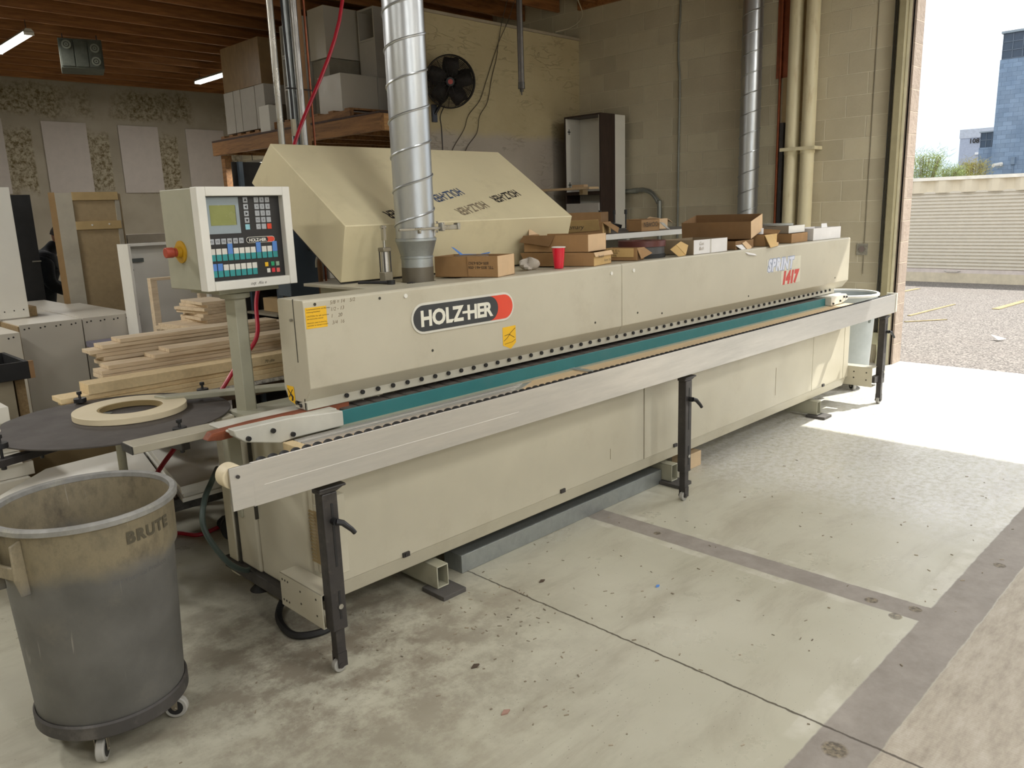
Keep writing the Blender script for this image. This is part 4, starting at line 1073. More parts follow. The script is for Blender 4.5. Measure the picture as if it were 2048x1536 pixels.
carcass('cabinet_unit', 'white cabinet furthest back in the massed row, before the worker', 'cabinet', 1.6, 2.25, 7.91, 8.62, 0, .949, group='white cabinets massed at left', holes=False)
cl = carcass('cabinet_unit', 'grey-white cabinet cut by the left picture edge, behind the black tray', 'cabinet', 1.05, 1.46, 6.3, 7.0, 0, .93, group='white cabinets massed at left')
tp = thing('upright_board', 'tall white panel standing upright at the left picture edge', 'panel', (1.4, 7.1, .95))
part('panel', MB().box(1.10, 1.715, 7.02, 7.045, .96, 1.94), lam_hi, tp, bevel=.002)
for k in range(5): part('dowel_hole', MB().cyl((1.68 - .065 * k, 7.018, 1.02 - .003 * k), (1.68 - .065 * k, 7.021, 1.02 - .003 * k), .005, 8), mat('dark_dowel_hole', '#2b2723', .8), tp)
solo('wood_block', MB().box(1.72, 1.79, 7.1, 7.3, .952, 1.03), core, 'small tan wood block at the foot of the tall white panel', 'block', bevel=.003)
bp2 = thing('black_tall_cabinet', 'tall matt black cabinet behind the white panel', 'cabinet', (2.0, 8.75, 0))
part('carcass', MB().box(1.90, 2.29, 8.7, 9.1, 0, 1.94), blackl, bp2, bevel=.003)
part('pull_handle', MB().box(2.22, 2.295, 8.685, 8.7, 1.31, 1.322), mat('dull_pull', '#6d6a62', .5), bp2)
# MDF door leaf with frame
md = thing('tall_brown_cabinet', 'tall brown backed cabinet standing upright, pale edge, two cross rails', 'cabinet', (2.55, 8.0, .0))
part('side_panel', MB().prism([(2.27, 8.05), (2.30, 8.0), (2.435, 7.98), (2.435, 8.04)], 'z', 0, 1.93), mat('pale_side', '#a49d8d', .6), md, bevel=.002)
part('edge_strip', MB().prism([(2.262, 8.05), (2.278, 8.03), (2.30, 8.0), (2.27, 8.045)], 'z', 0, 1.935), mat('brown_edge', '#7d633f', .8), md)
part('back_board', MB().box(2.435, 2.86, 8.0, 8.02, 0, 1.92), mdf, md)
part('stile', MB().box(2.80, 2.838, 7.982, 7.999, 0, 1.86), mat('pale_side', '#a49d8d', .6), md)
part('rail', MB().box(2.435, 2.83, 7.975, 7.999, 1.862, 1.935), mat('light_mdf_rail', '#b39a6c', .75), md, bevel=.002)
part('rail', MB().box(2.435, 2.83, 7.975, 7.999, 1.60, 1.675), mat('light_mdf_rail', '#b39a6c', .75), md, bevel=.002)
part('screw', MB().cyl((2.57, 7.97, 1.64), (2.57, 7.976, 1.64), .008, 10).cyl((2.72, 7.97, 1.645), (2.72, 7.976, 1.645), .008, 10), whitem, md)
# white cabinet with cup hinges, on the packing table
wc = thing('white_cabinet_box', 'white cabinet box showing its inside, grey hinge bracket, behind the console', 'cabinet', (2.6, 6.5, .776))
part('back_panel', MB().box(2.27, 2.86, 6.54, 6.56, .777, 1.49), lam_hi, wc)
part('side_panel', MB().box(2.27, 2.29, 6.34, 6.54, .777, 1.49), lam_hi, wc, bevel=.001)
part('side_panel', MB().box(2.84, 2.86, 6.3, 6.54, .777, 1.45), lam_hi, wc, bevel=.001)
part('top_rail', MB().box(2.29, 2.84, 6.40, 6.539, 1.472, 1.489), lam_hi, wc)
part('hinge_rail', MB().box(2.29, 2.44, 6.51, 6.539, 1.345, 1.375), mat('dark_grey_metal', '#5b5f5c', .4, .6), wc)
for z in (1.27, .93): part('hinge_plate', MB().box(2.2905, 2.30, 6.38, 6.41, z, z + .05).box(2.2905, 2.30, 6.36, 6.43, z + .018, z + .032), mat('dark_grey_metal', '#5b5f5c', .4, .6), wc)
wf = thing('wooden_frame', 'pale wooden rectangular frame leaning in front of the white cabinet box', 'frame', (2.4, 6.0, .776))
part('stile', MB().box(2.20, 2.245, 5.80, 5.86, .777, 1.24), oak, wf, bevel=.002)
part('stile', MB().box(2.55, 2.595, 5.80, 5.86, .777, 1.24), oak, wf, bevel=.002)
part('rail', MB().box(2.20, 2.595, 5.80, 5.86, 1.241, 1.26), oak, wf, bevel=.002)
part('rail', MB().box(2.246, 2.549, 5.80, 5.86, .777, .80), oak, wf, bevel=.002)
# grey wall cupboards near the far side
for k, x in enumerate((3.62, 4.13)):
    c = thing('wall_cupboard', ('grey flat-fronted cupboard far behind the white cabinet box, left of two', 'grey cupboard with a small dark pull, right of two')[k], 'cupboard', (x, 11.0, .7), group='grey cupboards at the far left')
    part('carcass', MB().box(x - .25, x + .25, 10.8, 11.2, .0, 1.50), mat('grey_brown_front', '#857c6c', .6), c, bevel=.004)
    part('pull', MB().box(x - .03, x + .03, 10.785, 10.8, 1.38, 1.39), ink, c)
# black tray and stacks at the far left
bt = thing('black_tray', 'shallow black tray with a raw wood corner at the left edge', 'tray', (1.0, 5.3, .8))
part('tray', MB().box(.85, 1.20, 5.1, 5.12, .80, .90).box(.85, 1.20, 5.58, 5.6, .80, .90).box(.85, .87, 5.12, 5.58, .80, .90).box(1.18, 1.20, 5.12, 5.58, .80, .90).box(.87, 1.18, 5.12, 5.58, .80, .81), blackl, bt, bevel=.002)
part('raw_end', MB().box(1.2005, 1.225, 5.10, 5.125, .80, .90), mat('raw_wood_end', '#8a6c4b', .8), bt)
cs = thing('low_cabinet', 'tan and black cabinet carcass standing under the black tray', 'cabinet', (1.1, 5.5, 0))
part('carcass', MB().box(.9, 1.12, 5.15, 5.55, 0, .80), mat('grey_tan', '#8f8672', .7), cs)
part('side', MB().box(1.14, 1.19, 5.2, 5.5, 0, .80), core, cs)
k = 0
for (x0, x1, y0, y1, z0, z1) in ((.45, .98, 4.45, 4.9, .001, .06), (.45, .96, 4.4, 4.9, .061, .12), (.45, .99, 4.4, 4.85, .121, .18), (.45, .95, 4.42, 4.9, .181, .24), (.45, .97, 4.45, 4.9, .241, .30), (.45, .95, 4.4, 4.9, .301, .36), (.45, .96, 4.38, 4.9, .361, .43), (.45, .99, 4.42, 4.9, .431, .50), (.45, .94, 4.40, 4.9, .501, .56), (.45, .97, 4.43, 4.9, .561, .60), (.45, .93, 4.40, 4.9, .601, .66), (.45, .93, 4.42, 4.9, .661, .72), (.45, .915, 4.38, 4.9, .721, .80)):
    solo('flat_carton', MB().box(x0, x1, y0, y1, z0, z1 - .001), lam_hi, 'flat white carton in the stack at the left edge, ' + ('bottom second third fourth fifth sixth seventh eighth ninth tenth eleventh twelfth top'.split())[k] + ' one counted upward', 'carton', 'flat white cartons at the left edge', bevel=.002); k += 1
# white panels on the low cart under the turntable
ct = thing('panel_cart', 'low dark steel cart carrying white panels, black caster wheel', 'cart', (1.5, 4.0, 0))
part('frame', MB().box(1.15, 2.3, 3.56, 3.60, .34, .395).box(1.15, 2.3, 4.5, 4.54, .34, .395).box(1.15, 1.19, 3.60, 4.5, .34, .395).box(2.26, 2.3, 3.60, 4.5, .34, .395).box(1.5, 1.54, 3.6, 4.5, .36, .395), mat('grimy_steel', '#4c4a46', .6, .5, var=.25, vs=25), ct)
for (x, y) in ((1.72, 3.80), (1.25, 4.3), (2.2, 4.35)):
    w = part('caster_wheel', MB().lathe([(.0, -.02), (.03, -.02), (.03, -.012), (.055, -.012), (.06, -.02), (.078, -.02), (.082, -.01), (.082, .01), (.078, .02), (0, .02)], (x, y, .0825), 32, (-.35, -1, 0)), rubber, ct)
    part('caster_fork', MB().prism([(x - .01, .34), (x + .07, .34), (x + .05, .16), (x + .0, .07), (x - .02, .08)], 'y', y - .036, y - .030).box(x - .02, x + .07, y - .035, y + .03, .325, .3395), mat('grimy_steel', '#4c4a46', .6, .5, var=.25, vs=25), w, bevel=.002)
sk = ('bottom', 'second', 'third', 'top')
for k in range(4):
    z = .396 + .0195 * k; o = (0, .012, 0, -.004)[k]
    solo('white_board', MB().prism([(1.345 + o, 3.50 + o), (2.25, 3.49 + o), (2.30, 4.45), (1.53 + o, 4.42)], 'z', z, z + .0188), lam_hi, sk[k] + ' white panel in the stack right of the red hose, on the low cart', 'panel', 'white panels on the low cart', bevel=.001)
for k in range(3):
    z = .396 + .0195 * k
    solo('white_board', MB().prism([(.62, 3.95), (1.315, 3.53), (1.50, 4.43), (1.03, 4.38)], 'z', z, z + .0188), lam_hi, sk[k if k < 2 else 3] + ' white panel in the left stack behind the big trash can rim', 'panel', 'white panels behind the trash can', bevel=.001)
stb = thing('panel_stand', 'low brown board stand under the left stack of white panels', 'stand', (1.0, 4.1, 0))
part('stand_top', MB().prism([(.72, 4.0), (1.13, 3.78), (1.13, 4.4), (.98, 4.5)], 'z', .37, .395), mdf, stb); part('leg', MB().box(.9, 1.08, 4.0, 4.3, 0, .37), mdf, stb)
solo('cardboard_sheet', MB().box(.96, 1.5, 4.66, 4.70, .0, .66), mat('brown_backing', '#8d7a58', .8), 'brown cardboard sheet standing behind the white panels under the turntable', 'cardboard')

# ------------------------------------------------------------------ hoses and cables
solo('red_air_hose', MB().tube(bez([(3.15, 4.6, 4.07), (3.029, 4.4, 2.938), (2.557, 4.3, 2.077), (2.30, 4.12, 1.60), (2.071, 4.0, 1.26), (1.96, 3.84, 1.05), (1.82, 3.80, .93), (1.709, 3.80, .80), (1.60, 3.85, .66), (1.43, 3.75, .58), (1.22, 3.52, .50), (1.02, 3.30, .28), (1.02, 3.42, .06), (1.2, 3.9, .012), (1.40, 4.16, .0115), (1.53, 4.14, .0115), (1.60, 4.02, .0115), (1.70, 4.03, .0115), (1.80, 4.07, .0115), (2.1, 4.2, .0115)], 8), .011, 10), red, 'red air hose hanging from the roof and curling over the floor', 'hose')
solo('hose_connector', MB().cyl((1.735, 4.01, .034), (1.77, 4.045, .034), .032, 12), rubber, 'round black connector on the red hose on the floor', 'connector', bevel=.004)
solo('power_cable', MB().tube(bez([(1.50, 3.45, .53), (1.36, 3.2, .56), (1.28, 3.1, .527), (1.24, 3.05, .45), (1.26, 3.03, .36), (1.33, 3.03, .24), (1.44, 3.1, .16), (1.5, 3.25, .2)], 8), .012, 10), mat('grey_green_cable', '#3e4a45', .5), 'grey-green cable looping beside the left end of the machine', 'cable')
solo('black_hose', MB().tube(bez([(1.62, 2.95, .20), (1.55, 2.98, .07), (1.45, 2.90, .016), (1.40, 2.75, .0155), (1.42, 2.665, .0155), (1.52, 2.63, .016), (1.60, 2.66, .05), (1.66, 2.72, .18)], 8), .015, 10), rubber, 'thick black hose looping on the floor under the machine left end', 'hose')

# galvanised beam, wood block, debris
gbm = MB().box(2.235, 3.855, 2.615, 2.620, .001, .088).box(2.235, 3.855, 2.62, 2.74, .083, .088).box(2.235, 2.24, 2.62, 2.74, .001, .083)
solo('galvanised_channel', gbm, M_galv, 'long galvanised steel channel lying under the machine edge', 'steel channel', bevel=.001)
solo('wood_block', MB().box(4.17, 4.31, 2.62, 2.75, .001, .10), mat('pale_wood_block', '#c0a887', .7), 'pale wood block wedged under the machine behind the middle leg', 'block', bevel=.002)
random.seed(11)
db = MB()
for k in range(240):
    x = random.uniform(1.2, 5.2); y = random.uniform(.75, 2.55)
    if random.random() < .55: x = random.gauss(1.9, .5); y = random.gauss(2.1, .35)
    if x < .6: continue
    l, w, a = random.uniform(.002, .009), random.uniform(.001, .003), random.uniform(0, pi)
    u = Vector((cos(a), sin(a), 0)); v = Vector((-sin(a), cos(a), 0)); c = Vector((x, y, .0006))
    h = Vector((0, 0, random.uniform(.0008, .003)))
    q = [c - u * l - v * w, c + u * l - v * w, c + u * l + v * w, c - u * l + v * w]
    db.add(q + [p + h for p in q], [(0, 3, 2, 1), (4, 5, 6, 7), (0, 1, 5, 4), (1, 2, 6, 5), (2, 3, 7, 6), (3, 0, 4, 7)])
solo('wood_chips', db, mat('mixed_chips', '#8d8270', .9, var=.4, vs=3), 'tiny wood chips and crumbs scattered over the shop floor', 'debris', kind='stuff', flat=True)
for k, (x, y, s_, m_, lb) in enumerate(((2.42, 2.28, .018, mat('dark_leaf', '#4c3f33', .8), 'small dark curled leaf on the floor near the channel end'), (1.63, 1.72, .02, mat('rust_chip', '#9a7a6c', .8), 'flat pinkish flake on the floor in front of the near leg'), (2.72, 1.86, .013, tape, 'small blue tape scrap on the floor before the grey strip'), (1.28, 1.47, .012, tape, 'tiny blue scrap on the floor near the bottom picture edge'), (1.75, 2.0, .02, mat('dark_leaf', '#4c3f33', .8), 'dark chip on the floor between near leg and foot pad'))):
    solo('floor_scrap', MB().prism([(x - s_, y), (x, y - s_ * .5), (x + s_, y - s_ * .1), (x + s_ * .2, y + s_ * .6)], 'z', .0006, .006), m_, lb, 'scrap')
HB = [56, 56, 56, 56, 56, 56, 40, 40, 25, 60, 110, 60]  # power of each added fill lamp, all out of view

# ------------------------------------------------------------------ boxes and clutter on top of the machine
ZT = 1.3455


def basis(fr, a):
    a = R(a); return Matrix(((cos(a), -sin(a), 0, fr[0]), (sin(a), cos(a), 0, fr[1]), (0, 0, 1, 0), (0, 0, 0, 1)))


def obox(name, label, fr, a, L, W, H, z0, m_, mend=None, flaps=(), group=None, cat='cardboard box', t=.004, closed=False, bottom=True):
    """open carton; fr = its front right bottom corner, W runs away to the right, L runs back to the left"""
    c = thing(name, label, cat, (fr[0], fr[1], z0), R(a), group)
    def P(n_, mb, m, **k): return part(n_, mb, m, c, local=True, **k)
    b = MB().box(0, t, 0, L, 0, H).box(W - t, W, 0, L, 0, H).box(t, W - t, L - t, L, 0, H)
    if bottom: b.box(0, W, 0, L, 0, t)
    if closed: b.box(0, W, 0, L, H - t, H)
    P('carton', b, m_, bevel=.001)
    P('end_wall', MB().box(t, W - t, 0, t, 0, H), mend or m_, bevel=.001)
    for k, (q, mm_) in enumerate(flaps):
        P('flap', MB().sheet(q, .003), mm_)
    return c


GB = 'cartons on top of the machine'
b1 = obox('cardboard_box', 'open brown carton with phone number print, first box right of the shiny duct', (2.585, 2.665), 20, .335, .19, .098, ZT, card, card_l, group=GB,
     flaps=([(0, .16, .0), (-.003, .16, .0), (-.003, .165, .096), (0, .165, .096)], [(.19, .03, .098), (.19, .30, .098), (.23, .30, .11), (.23, .03, .11)]) and (([(0, .155, .001), (-.003, .155, .001), (-.003, .158, .097), (0, .158, .097)], card_in),))
A1 = R(20); u1 = Vector((-sin(A1), cos(A1), 0)); v1 = Vector((cos(A1), sin(A1), 0))
o1 = Vector((2.585, 2.665, ZT))
text('print', 'TEL 800-461-0061', ink, b1, o1 + u1 * .02 - v1 * .0005 + Vector((0, 0, .052)), u1, (0, 0, -1), .019, .0004)
text('print', '800-428-6362', ink, b1, o1 + u1 * .045 - v1 * .0005 + Vector((0, 0, .072)), u1, (0, 0, -1), .019, .0004)
tr1 = thing('tape_roll', 'brown tape roll with blue tape tails inside the first open carton', 'tape roll', (2.62, 2.86, ZT + .006))
cen = o1 + u1 * .18 + v1 * .09
part('roll', MB().ring((cen.x, cen.y, ZT + .006), (0, 0, 1), .03, .082, .092, 40), mat('brown_roll', '#7c6651', .6), tr1)
part('tape_tail', MB().sheet([cen + Vector((-.03, .05, .10)), cen + Vector((-.015, .04, .10)), cen + Vector((-.045, .075, .135)), cen + Vector((-.055, .085, .14))], .001).sheet([cen + Vector((-.03, .05, .10)), cen + Vector((.0, .0, .102)), cen + Vector((.02, -.01, .102)), cen + Vector((-.01, .04, .103))], .001).sheet([cen + Vector((.03, -.03, .101)), cen + Vector((.05, -.07, .104)), cen + Vector((.062, -.066, .11)), cen + Vector((.04, -.03, .103))], .001), tape, tr1)


def rag(name, label, c, r, seed, m_, cat='rag', squash=.6):
    random.seed(seed); mb = MB(); n, m = 18, 10; vs = []
    ph = [(random.uniform(0, 6), random.uniform(2, 5), random.uniform(1, 4)) for _ in range(5)]
    for j in range(m + 1):
        for i in range(n):
            a = 2 * pi * i / n; e = -pi / 2 + pi * j / m
            q = r * (1 + .22 * sum(sin(p + f * a + g * e) for p, f, g in ph) / 2)
            vs.append((c[0] + q * cos(a) * cos(e), c[1] + q * sin(a) * cos(e), c[2] + max(0, q * squash * (sin(e) + .75))))
    mb.add(vs, [(j * n + i, j * n + (i + 1) % n, (j + 1) * n + (i + 1) % n, (j + 1) * n + i) for j in range(m) for i in range(n)])
    return solo(name, mb, m_, label, cat)


rag('cotton_rag', 'crumpled pale grey rag between the phone number carton and the red cup', (3.0, 2.86, ZT), .048, 4, mat('grey_cotton', '#b5aca0', .9, var=.08))
rag('crumpled_paper', 'small white crumpled paper peeping behind the first open carton', (2.86, 2.94, ZT + .03), .03, 8, paperw, 'paper ball')
cup = thing('plastic_cup', 'red disposable cup with white lip standing on the machine', 'cup', (3.115, 2.755, ZT))
part('cup_body', MB().lathe([(0, .001), (.0235, .001), (.024, .006), (.0255, .012), (.026, .02), (.034, .108), (.0335, .108), (.024, .01), (0, .01)], (3.115, 2.755, ZT), 40), redp, cup)
part('lip', MB().lathe([(.033, .106), (.0365, .107), (.037, .111), (.035, .112), (.0325, .110), (.033, .106)], (3.115, 2.755, ZT), 40), whitem, cup)
b2 = obox('cardboard_box', 'brown carton with handwritten yellowed end, lower one behind the red cup', (3.285, 2.66), 16, .40, .245, .072, ZT, card, card_y, group=GB, flaps=(([(-.004, .22, .0), (-.004, .40, .0), (-.03, .42, .072), (-.03, .2, .072)], card), ([(.0, -.002, .072), (.245, -.002, .072), (.245, -.012, .05), (0, -.012, .05)], card_l)))
ve = Vector((cos(R(16)), sin(R(16)), 0))
text('handwriting', 'Peristick', ink, b2, Vector((3.285, 2.66, ZT + .042)) + ve * .03 + Vector((.003, -.012, 0)), ve, (0, 0, 1), .022, .001, shear=.3)
text('handwriting', 'Rooms  Open', ink, b2, Vector((3.285, 2.66, ZT + .02)) + ve * .11 + Vector((.003, -.012, 0)), ve, (0, 0, 1), .018, .001, shear=.3)
b3 = obox('cardboard_box', 'brown carton with pale end flap, stacked on the handwritten one behind the cup', (3.275, 2.69), 16, .38, .25, .09, ZT + .0745, card, card_l, group=GB, flaps=(([(0, .19, .09), (0, .38, .09), (-.012, .40, .055), (-.012, .22, .03)], card_in), ([(.06, .38, .09), (.20, .38, .09), (.16, .40, .14), (.10, .40, .13)], card_l)))
b4 = obox('cardboard_box', 'carton with printed black and white label and long torn flap', (3.72, 2.70), 12, .20, .10, .07, ZT, card, card_in, group=GB, flaps=(([(0, 0, .072), (.10, 0, .072), (.14, -.035, .035), (.02, -.02, .01)], card), ([(-.002, .19, .07), (-.002, .02, .07), (-.004, .02, .02), (-.004, .19, .02)], card_y)))
text('print', '97 16 32 L', ink, b4, Vector((3.714, 2.70, ZT + .052)) + Vector((-.04, .17, 0)), (.21, -.98, 0), (0, 0, 1), .017, .0008)
text('print', 'PREMIUM', ink, b4, Vector((3.714, 2.70, ZT + .037)) + Vector((-.04, .17, 0)), (.21, -.98, 0), (0, 0, 1), .015, .0008)
text('print', '38.2 YPR', ink, b4, Vector((3.714, 2.70, ZT + .022)) + Vector((-.04, .17, 0)), (.21, -.98, 0), (0, 0, 1), .015, .0008)
# edge tape reels beside it
for k, (h0, h1, r_0, m_, lb) in enumerate(((.0, .022, .14, rubber, 'black edge tape reel, bottom of the reel pile beside the labelled carton'), (.0225, .065, .135, mat('charcoal_tape', '#4b4a4a', .5), 'charcoal edge tape reel, middle of the reel pile'), (.0655, .10, .142, mat('dark_red_tape', '#5a2f2b', .4), 'dark red brown edge tape reel on top of the reel pile'))):
    solo('edge_tape_reel', MB().ring((3.99, 2.86, ZT + h0), (0, 0, 1), .06, r_0, h1 - h0 - .0005, 48), m_, lb, 'tape reel', 'edge tape reels on the machine')
solo('torn_cardboard', MB().sheet([(4.08, 2.68, ZT + .07), (4.05, 2.70, ZT + .045), (4.10, 2.675, ZT + .002), (4.17, 2.67, ZT + .004)], .004).sheet([(4.08, 2.68, ZT + .07), (4.17, 2.67, ZT + .004), (4.21, 2.68, ZT + .06), (4.16, 2.70, ZT + .085)], .004), card_y, 'torn yellowed cardboard scrap standing beside the reel pile', 'cardboard')
b5 = obox('cardboard_box', 'carton with white taped paper end, right of the torn scrap', (4.25, 2.665), -1, .26, .39, .088, ZT, mat('greyish_cardboard', '#84735a', .8), paperw, group=GB)
text('handwriting', 'Guest', inkf, b5, (4.31, 2.664, ZT + .055), (1, 0, 0), (0, 0, 1), .03, .001, shear=.3); text('handwriting', 'Bath', inkf, b5, (4.31, 2.664, ZT + .025), (1, 0, 0), (0, 0, 1), .03, .001, shear=.3)
part('clear_tape', MB().box(.185, .2, -.0015, 0, 0, .087), mat('glossy_tape', '#b9b4ab', .15), b5, local=True)
b6 = obox('cardboard_box', 'dark brown low carton under the big open tray, torn white flaps hanging', (4.78, 2.68), 6, .42, .30, .056, ZT, card_in, card_in, group=GB, flaps=(([(.0, -.002, .03), (.12, -.002, .03), (.22, -.06, -.05), (.10, -.05, -.035)], paperw), ([(.10, -.004, .04), (.16, -.004, .05), (.20, -.03, .01), (.13, -.045, -.02)], card_l)))
b7 = obox('cardboard_box', 'large open shallow carton tray on top of the others, pale right end', (5.02, 2.70), 15, .48, .34, .118, ZT + .058, card_in, card_l, group=GB)
b7.rotation_euler = (0, R(-8), R(15))
b8 = obox('cardboard_box', 'torn carton with yellowed scribbled side leaning beside the big tray', (5.19, 2.69), 8, .24, .26, .078, ZT, card, card_y, group=GB, flaps=(([(.0, -.002, .078), (.15, -.002, .078), (.12, -.06, .0), (-.04, -.06, -.005)], card_y), ([(.16, 0, .02), (.36, .02, .012), (.30, .0, .0), (.15, -.02, .0)], card_l), ([(.26, .0, .07), (.26, .2, .07), (.33, .2, .115), (.33, .0, .10)], card)))
solo('roll_of_paper', MB().cyl((5.32, 2.80, ZT + .079), (5.32, 2.80, ZT + .12), .03, 20), paperw, 'small white roll standing in the torn yellowed carton', 'roll')
b9 = obox('cardboard_box', 'brown carton left of the long white carton near the machine end', (5.62, 2.70), 4, .26, .31, .068, ZT, card, card, group=GB)
b10 = obox('cardboard_box', 'grey carton carrying a round lid, stacked on the brown one near the end', (5.63, 2.73), 3, .26, .30, .055, ZT + .069, mat('grey_cardboard', '#8f8371', .8), whitem, group=GB)
solo('round_lid', MB().cyl((5.72, 2.86, ZT + .1245), (5.72, 2.86, ZT + .139), .11, 40), mat('grey_lid', '#a5a7a1', .4), 'flat round grey lid on the grey carton near the machine end', 'lid', bevel=.003)
b11 = obox('cardboard_box', 'long white carton with pencilled writing at the far end of the machine', (5.98, 2.70), -2, .22, .46, .092, ZT, paperw, paperw, group=GB, flaps=(([(.12, .0, .092), (.22, .0, .092), (.25, .02, .122), (.16, .02, .122)], paperw),))
text('handwriting', 'Animal Hospital', inkb, b11, (6.02, 2.6995, ZT + .052), (1, -.035, .01), (0, 0, 1), .045, .0006, shear=.35, sx=.9)
text('handwriting', 'Bj', inkb, b11, (6.19, 2.694, ZT + .012), (1, -.035, 0), (0, 0, 1), .04, .0006, shear=.3)
# bench behind the machine
bn = thing('rear_bench', 'grey topped bench with white edge behind the machine, full of cartons', 'bench', (5.2, 4.0, 0))
part('bench_top', MB().prism([(4.15, 3.62), (4.55, 3.56), (6.3, 3.60), (6.3, 4.5), (4.15, 4.5)], 'z', 1.435, 1.455), mat('grey_speckled_top', '#6e6c68', .6, var=.15, vs=80), bn)
part('white_edge', MB().prism([(4.13, 3.60), (4.55, 3.54), (6.31, 3.58), (6.31, 3.60), (4.55, 3.56), (4.15, 3.62)], 'z', 1.42, 1.458), whitem, bn)
for x in (4.86, 5.9): part('leg', MB().box(x, x + .05, 3.66, 3.70, 0, 1.43), whitem, bn)
for x in (4.3, 5.9): part('leg', MB().box(x, x + .05, 4.40, 4.44, 0, 1.43), whitem, bn)
part('back_panel', MB().box(4.2, 6.25, 4.46, 4.48, .6, 1.42), mat('grey_tan', '#8f8672', .7), bn)
GC = 'cartons on the rear bench'
c1 = obox('cardboard_box', 'open carton with handwriting on its wavy side, behind the stacked pair', (4.60, 3.64), 25, .30, .26, .085, 1.4565, card, card_y, group=GC, flaps=(([(-.005, .02, .03), (-.005, .34, .01), (-.05, .34, .10), (-.05, .02, .105)], card_y), ([(0, 0, .085), (.2, 0, .085), (.23, -.07, .04), (.1, -.09, .006)], card)))
text('handwriting', 'Rosemary', ink, c1, (4.42, 3.88, 1.50), Vector((.42, -.9, 0)), (0, 0, 1), .045, .062, shear=.3)
c2 = obox('cardboard_box', 'tall open carton holding black pipe fittings, behind the handwritten one', (4.86, 3.86), 25, .26, .24, .155, 1.4565, card, card_in, group=GC, flaps=(([(.26, .02, .03), (.26, .10, .12), (.31, .06, .10), (.34, -.02, .02)], card_y),), bottom=True)
pf = MB()
for (x, y, z, r) in ((4.93, 3.95, 1.462, .045), (4.98, 4.05, 1.462, .04)):
    pf.cyl((x, y, z), (x, y, z + .07), r, 24).cyl((x, y, z + .07), (x, y, z + .085), r * 1.15, 24).cyl((x, y, z + .085), (x, y, z + .12), r * .8, 24)
solo('pipe_fitting', pf, mat('glossy_black_pipe', '#27282c', .2, var=.1), 'shiny black plastic pipe fittings in the tall bench carton', 'pipe fitting')
c3 = obox('cardboard_box', 'printed carton with upside-down lettering right of the black fittings', (5.06, 3.63), 2, .12, .25, .088, 1.4565, card, card, group=GC, closed=True)
text('print', 'DOWEN', ink, c3, (5.27, 3.629, 1.525), (-1, -.035, 0), (0, 0, -1), .05, .0006)
solo('black_ring', MB().ring((5.38, 4.22, 1.50), (.15, -.2, 1), .07, .13, .03, 36), mat('glossy_black_pipe', '#27282c', .2, var=.1), 'glossy black plastic ring tilted behind the printed bench carton', 'ring')
c4 = obox('cardboard_box', 'small open brown carton at the right end of the rear bench', (5.46, 3.78), 10, .26, .24, .085, 1.4565, card, card_l, group=GC, flaps=(([(.24, 0, .08), (.24, .2, .08), (.32, .2, .10), (.34, 0, .05)], card_l),))
solo('plastic_wrap', MB().sheet([(5.28, 3.62, 1.52), (5.36, 3.61, 1.47), (5.44, 3.63, 1.458), (5.40, 3.66, 1.51)], .003), mat('clear_film', '#b9b7b0', .2), 'crinkled clear plastic film between the bench cartons', 'plastic film')
c5 = obox('cardboard_box', 'brown open carton just behind the lettered hood corner', (4.10, 3.66), 20, .22, .18, .11, 1.4565, card, card, group=GC)
solo('white_bowl', MB().lathe([(0, .001), (.03, .001), (.045, .035), (.042, .035), (.028, .005), (0, .005)], (3.75, 3.10, 1.34), 28), whitem, 'small white bowl behind the stacked cartons by the hood', 'bowl')
# clamps standing behind
for k, (x, y, z, lb) in enumerate(((5.0, 4.42, 1.47, 'black clamp lying flat, left of the bench clamps'), (5.55, 4.42, 1.47, 'small black clamp handle standing behind the fittings carton, left'), (5.75, 4.42, 1.47, 'small black clamp handle standing behind the fittings carton, middle'), (5.92, 4.42, 1.47, 'small black clamp handle standing behind the fittings carton, right'))):
    if k == 0: solo('bar_clamp', MB().cyl((4.62, 4.3, 1.585), (4.90, 4.3, 1.60), .009, 8).cyl((4.62, 4.3, 1.585), (4.70, 4.3, 1.588), .017, 10).cyl((4.76, 4.3, 1.456), (4.76, 4.3, 1.59), .006, 8).cyl((4.88, 4.3, 1.59), (4.92, 4.3, 1.64), .009, 8), blackp, 'black bar clamp with a handle standing on the rear bench', 'clamp')
    else: solo('clamp_handle_stand', MB().cyl((x, y, 1.456), (x, y, 1.60), .006, 8).cyl((x, y, 1.58), (x, y, 1.62), .013, 8), blackp, lb, 'clamp', 'clamp handles behind the bench')

# ------------------------------------------------------------------ tall cabinet at the block wall
tcab = thing('tall_cabinet', 'tall dark walnut cabinet with open white inside against the block wall', 'cabinet', (7.9, 6.38, 0))
x0, x1, y0, y1, zt = 7.68, 8.16, 6.10, 6.66, 2.73
part('side_panel', MB().box(x0, x1 - .20, y0, y0 + .02, 0, zt), darkw, tcab, bevel=.001)
part('side_panel', MB().box(x0, x1, y1 - .02, y1, 0, zt), darkw, tcab, bevel=.001)
part('side_panel', MB().box(x1 - .2, x1, y0 - .0, y0 + .02, 0, zt - .005), lam_hi, tcab, bevel=.001, label='white rear strip of the cabinet side')
part('top_panel', MB().box(x0, x1, y0 + .02, y1 - .02, zt - .02, zt), darkw, tcab, bevel=.001)
part('back_panel', MB().box(x1 - .22, x1 - .2, y0 + .02, y1 - .02, 0, zt - .02), lam_hi, tcab)
part('liner', MB().box(x0 + .002, x1 - .22, y0 + .02, y0 + .028, 1.84, zt - .02), lam_hi, tcab)
part('liner', MB().box(x0 + .002, x1 - .22, y1 - .028, y1 - .02, 1.84, zt - .02), lam_hi, tcab)
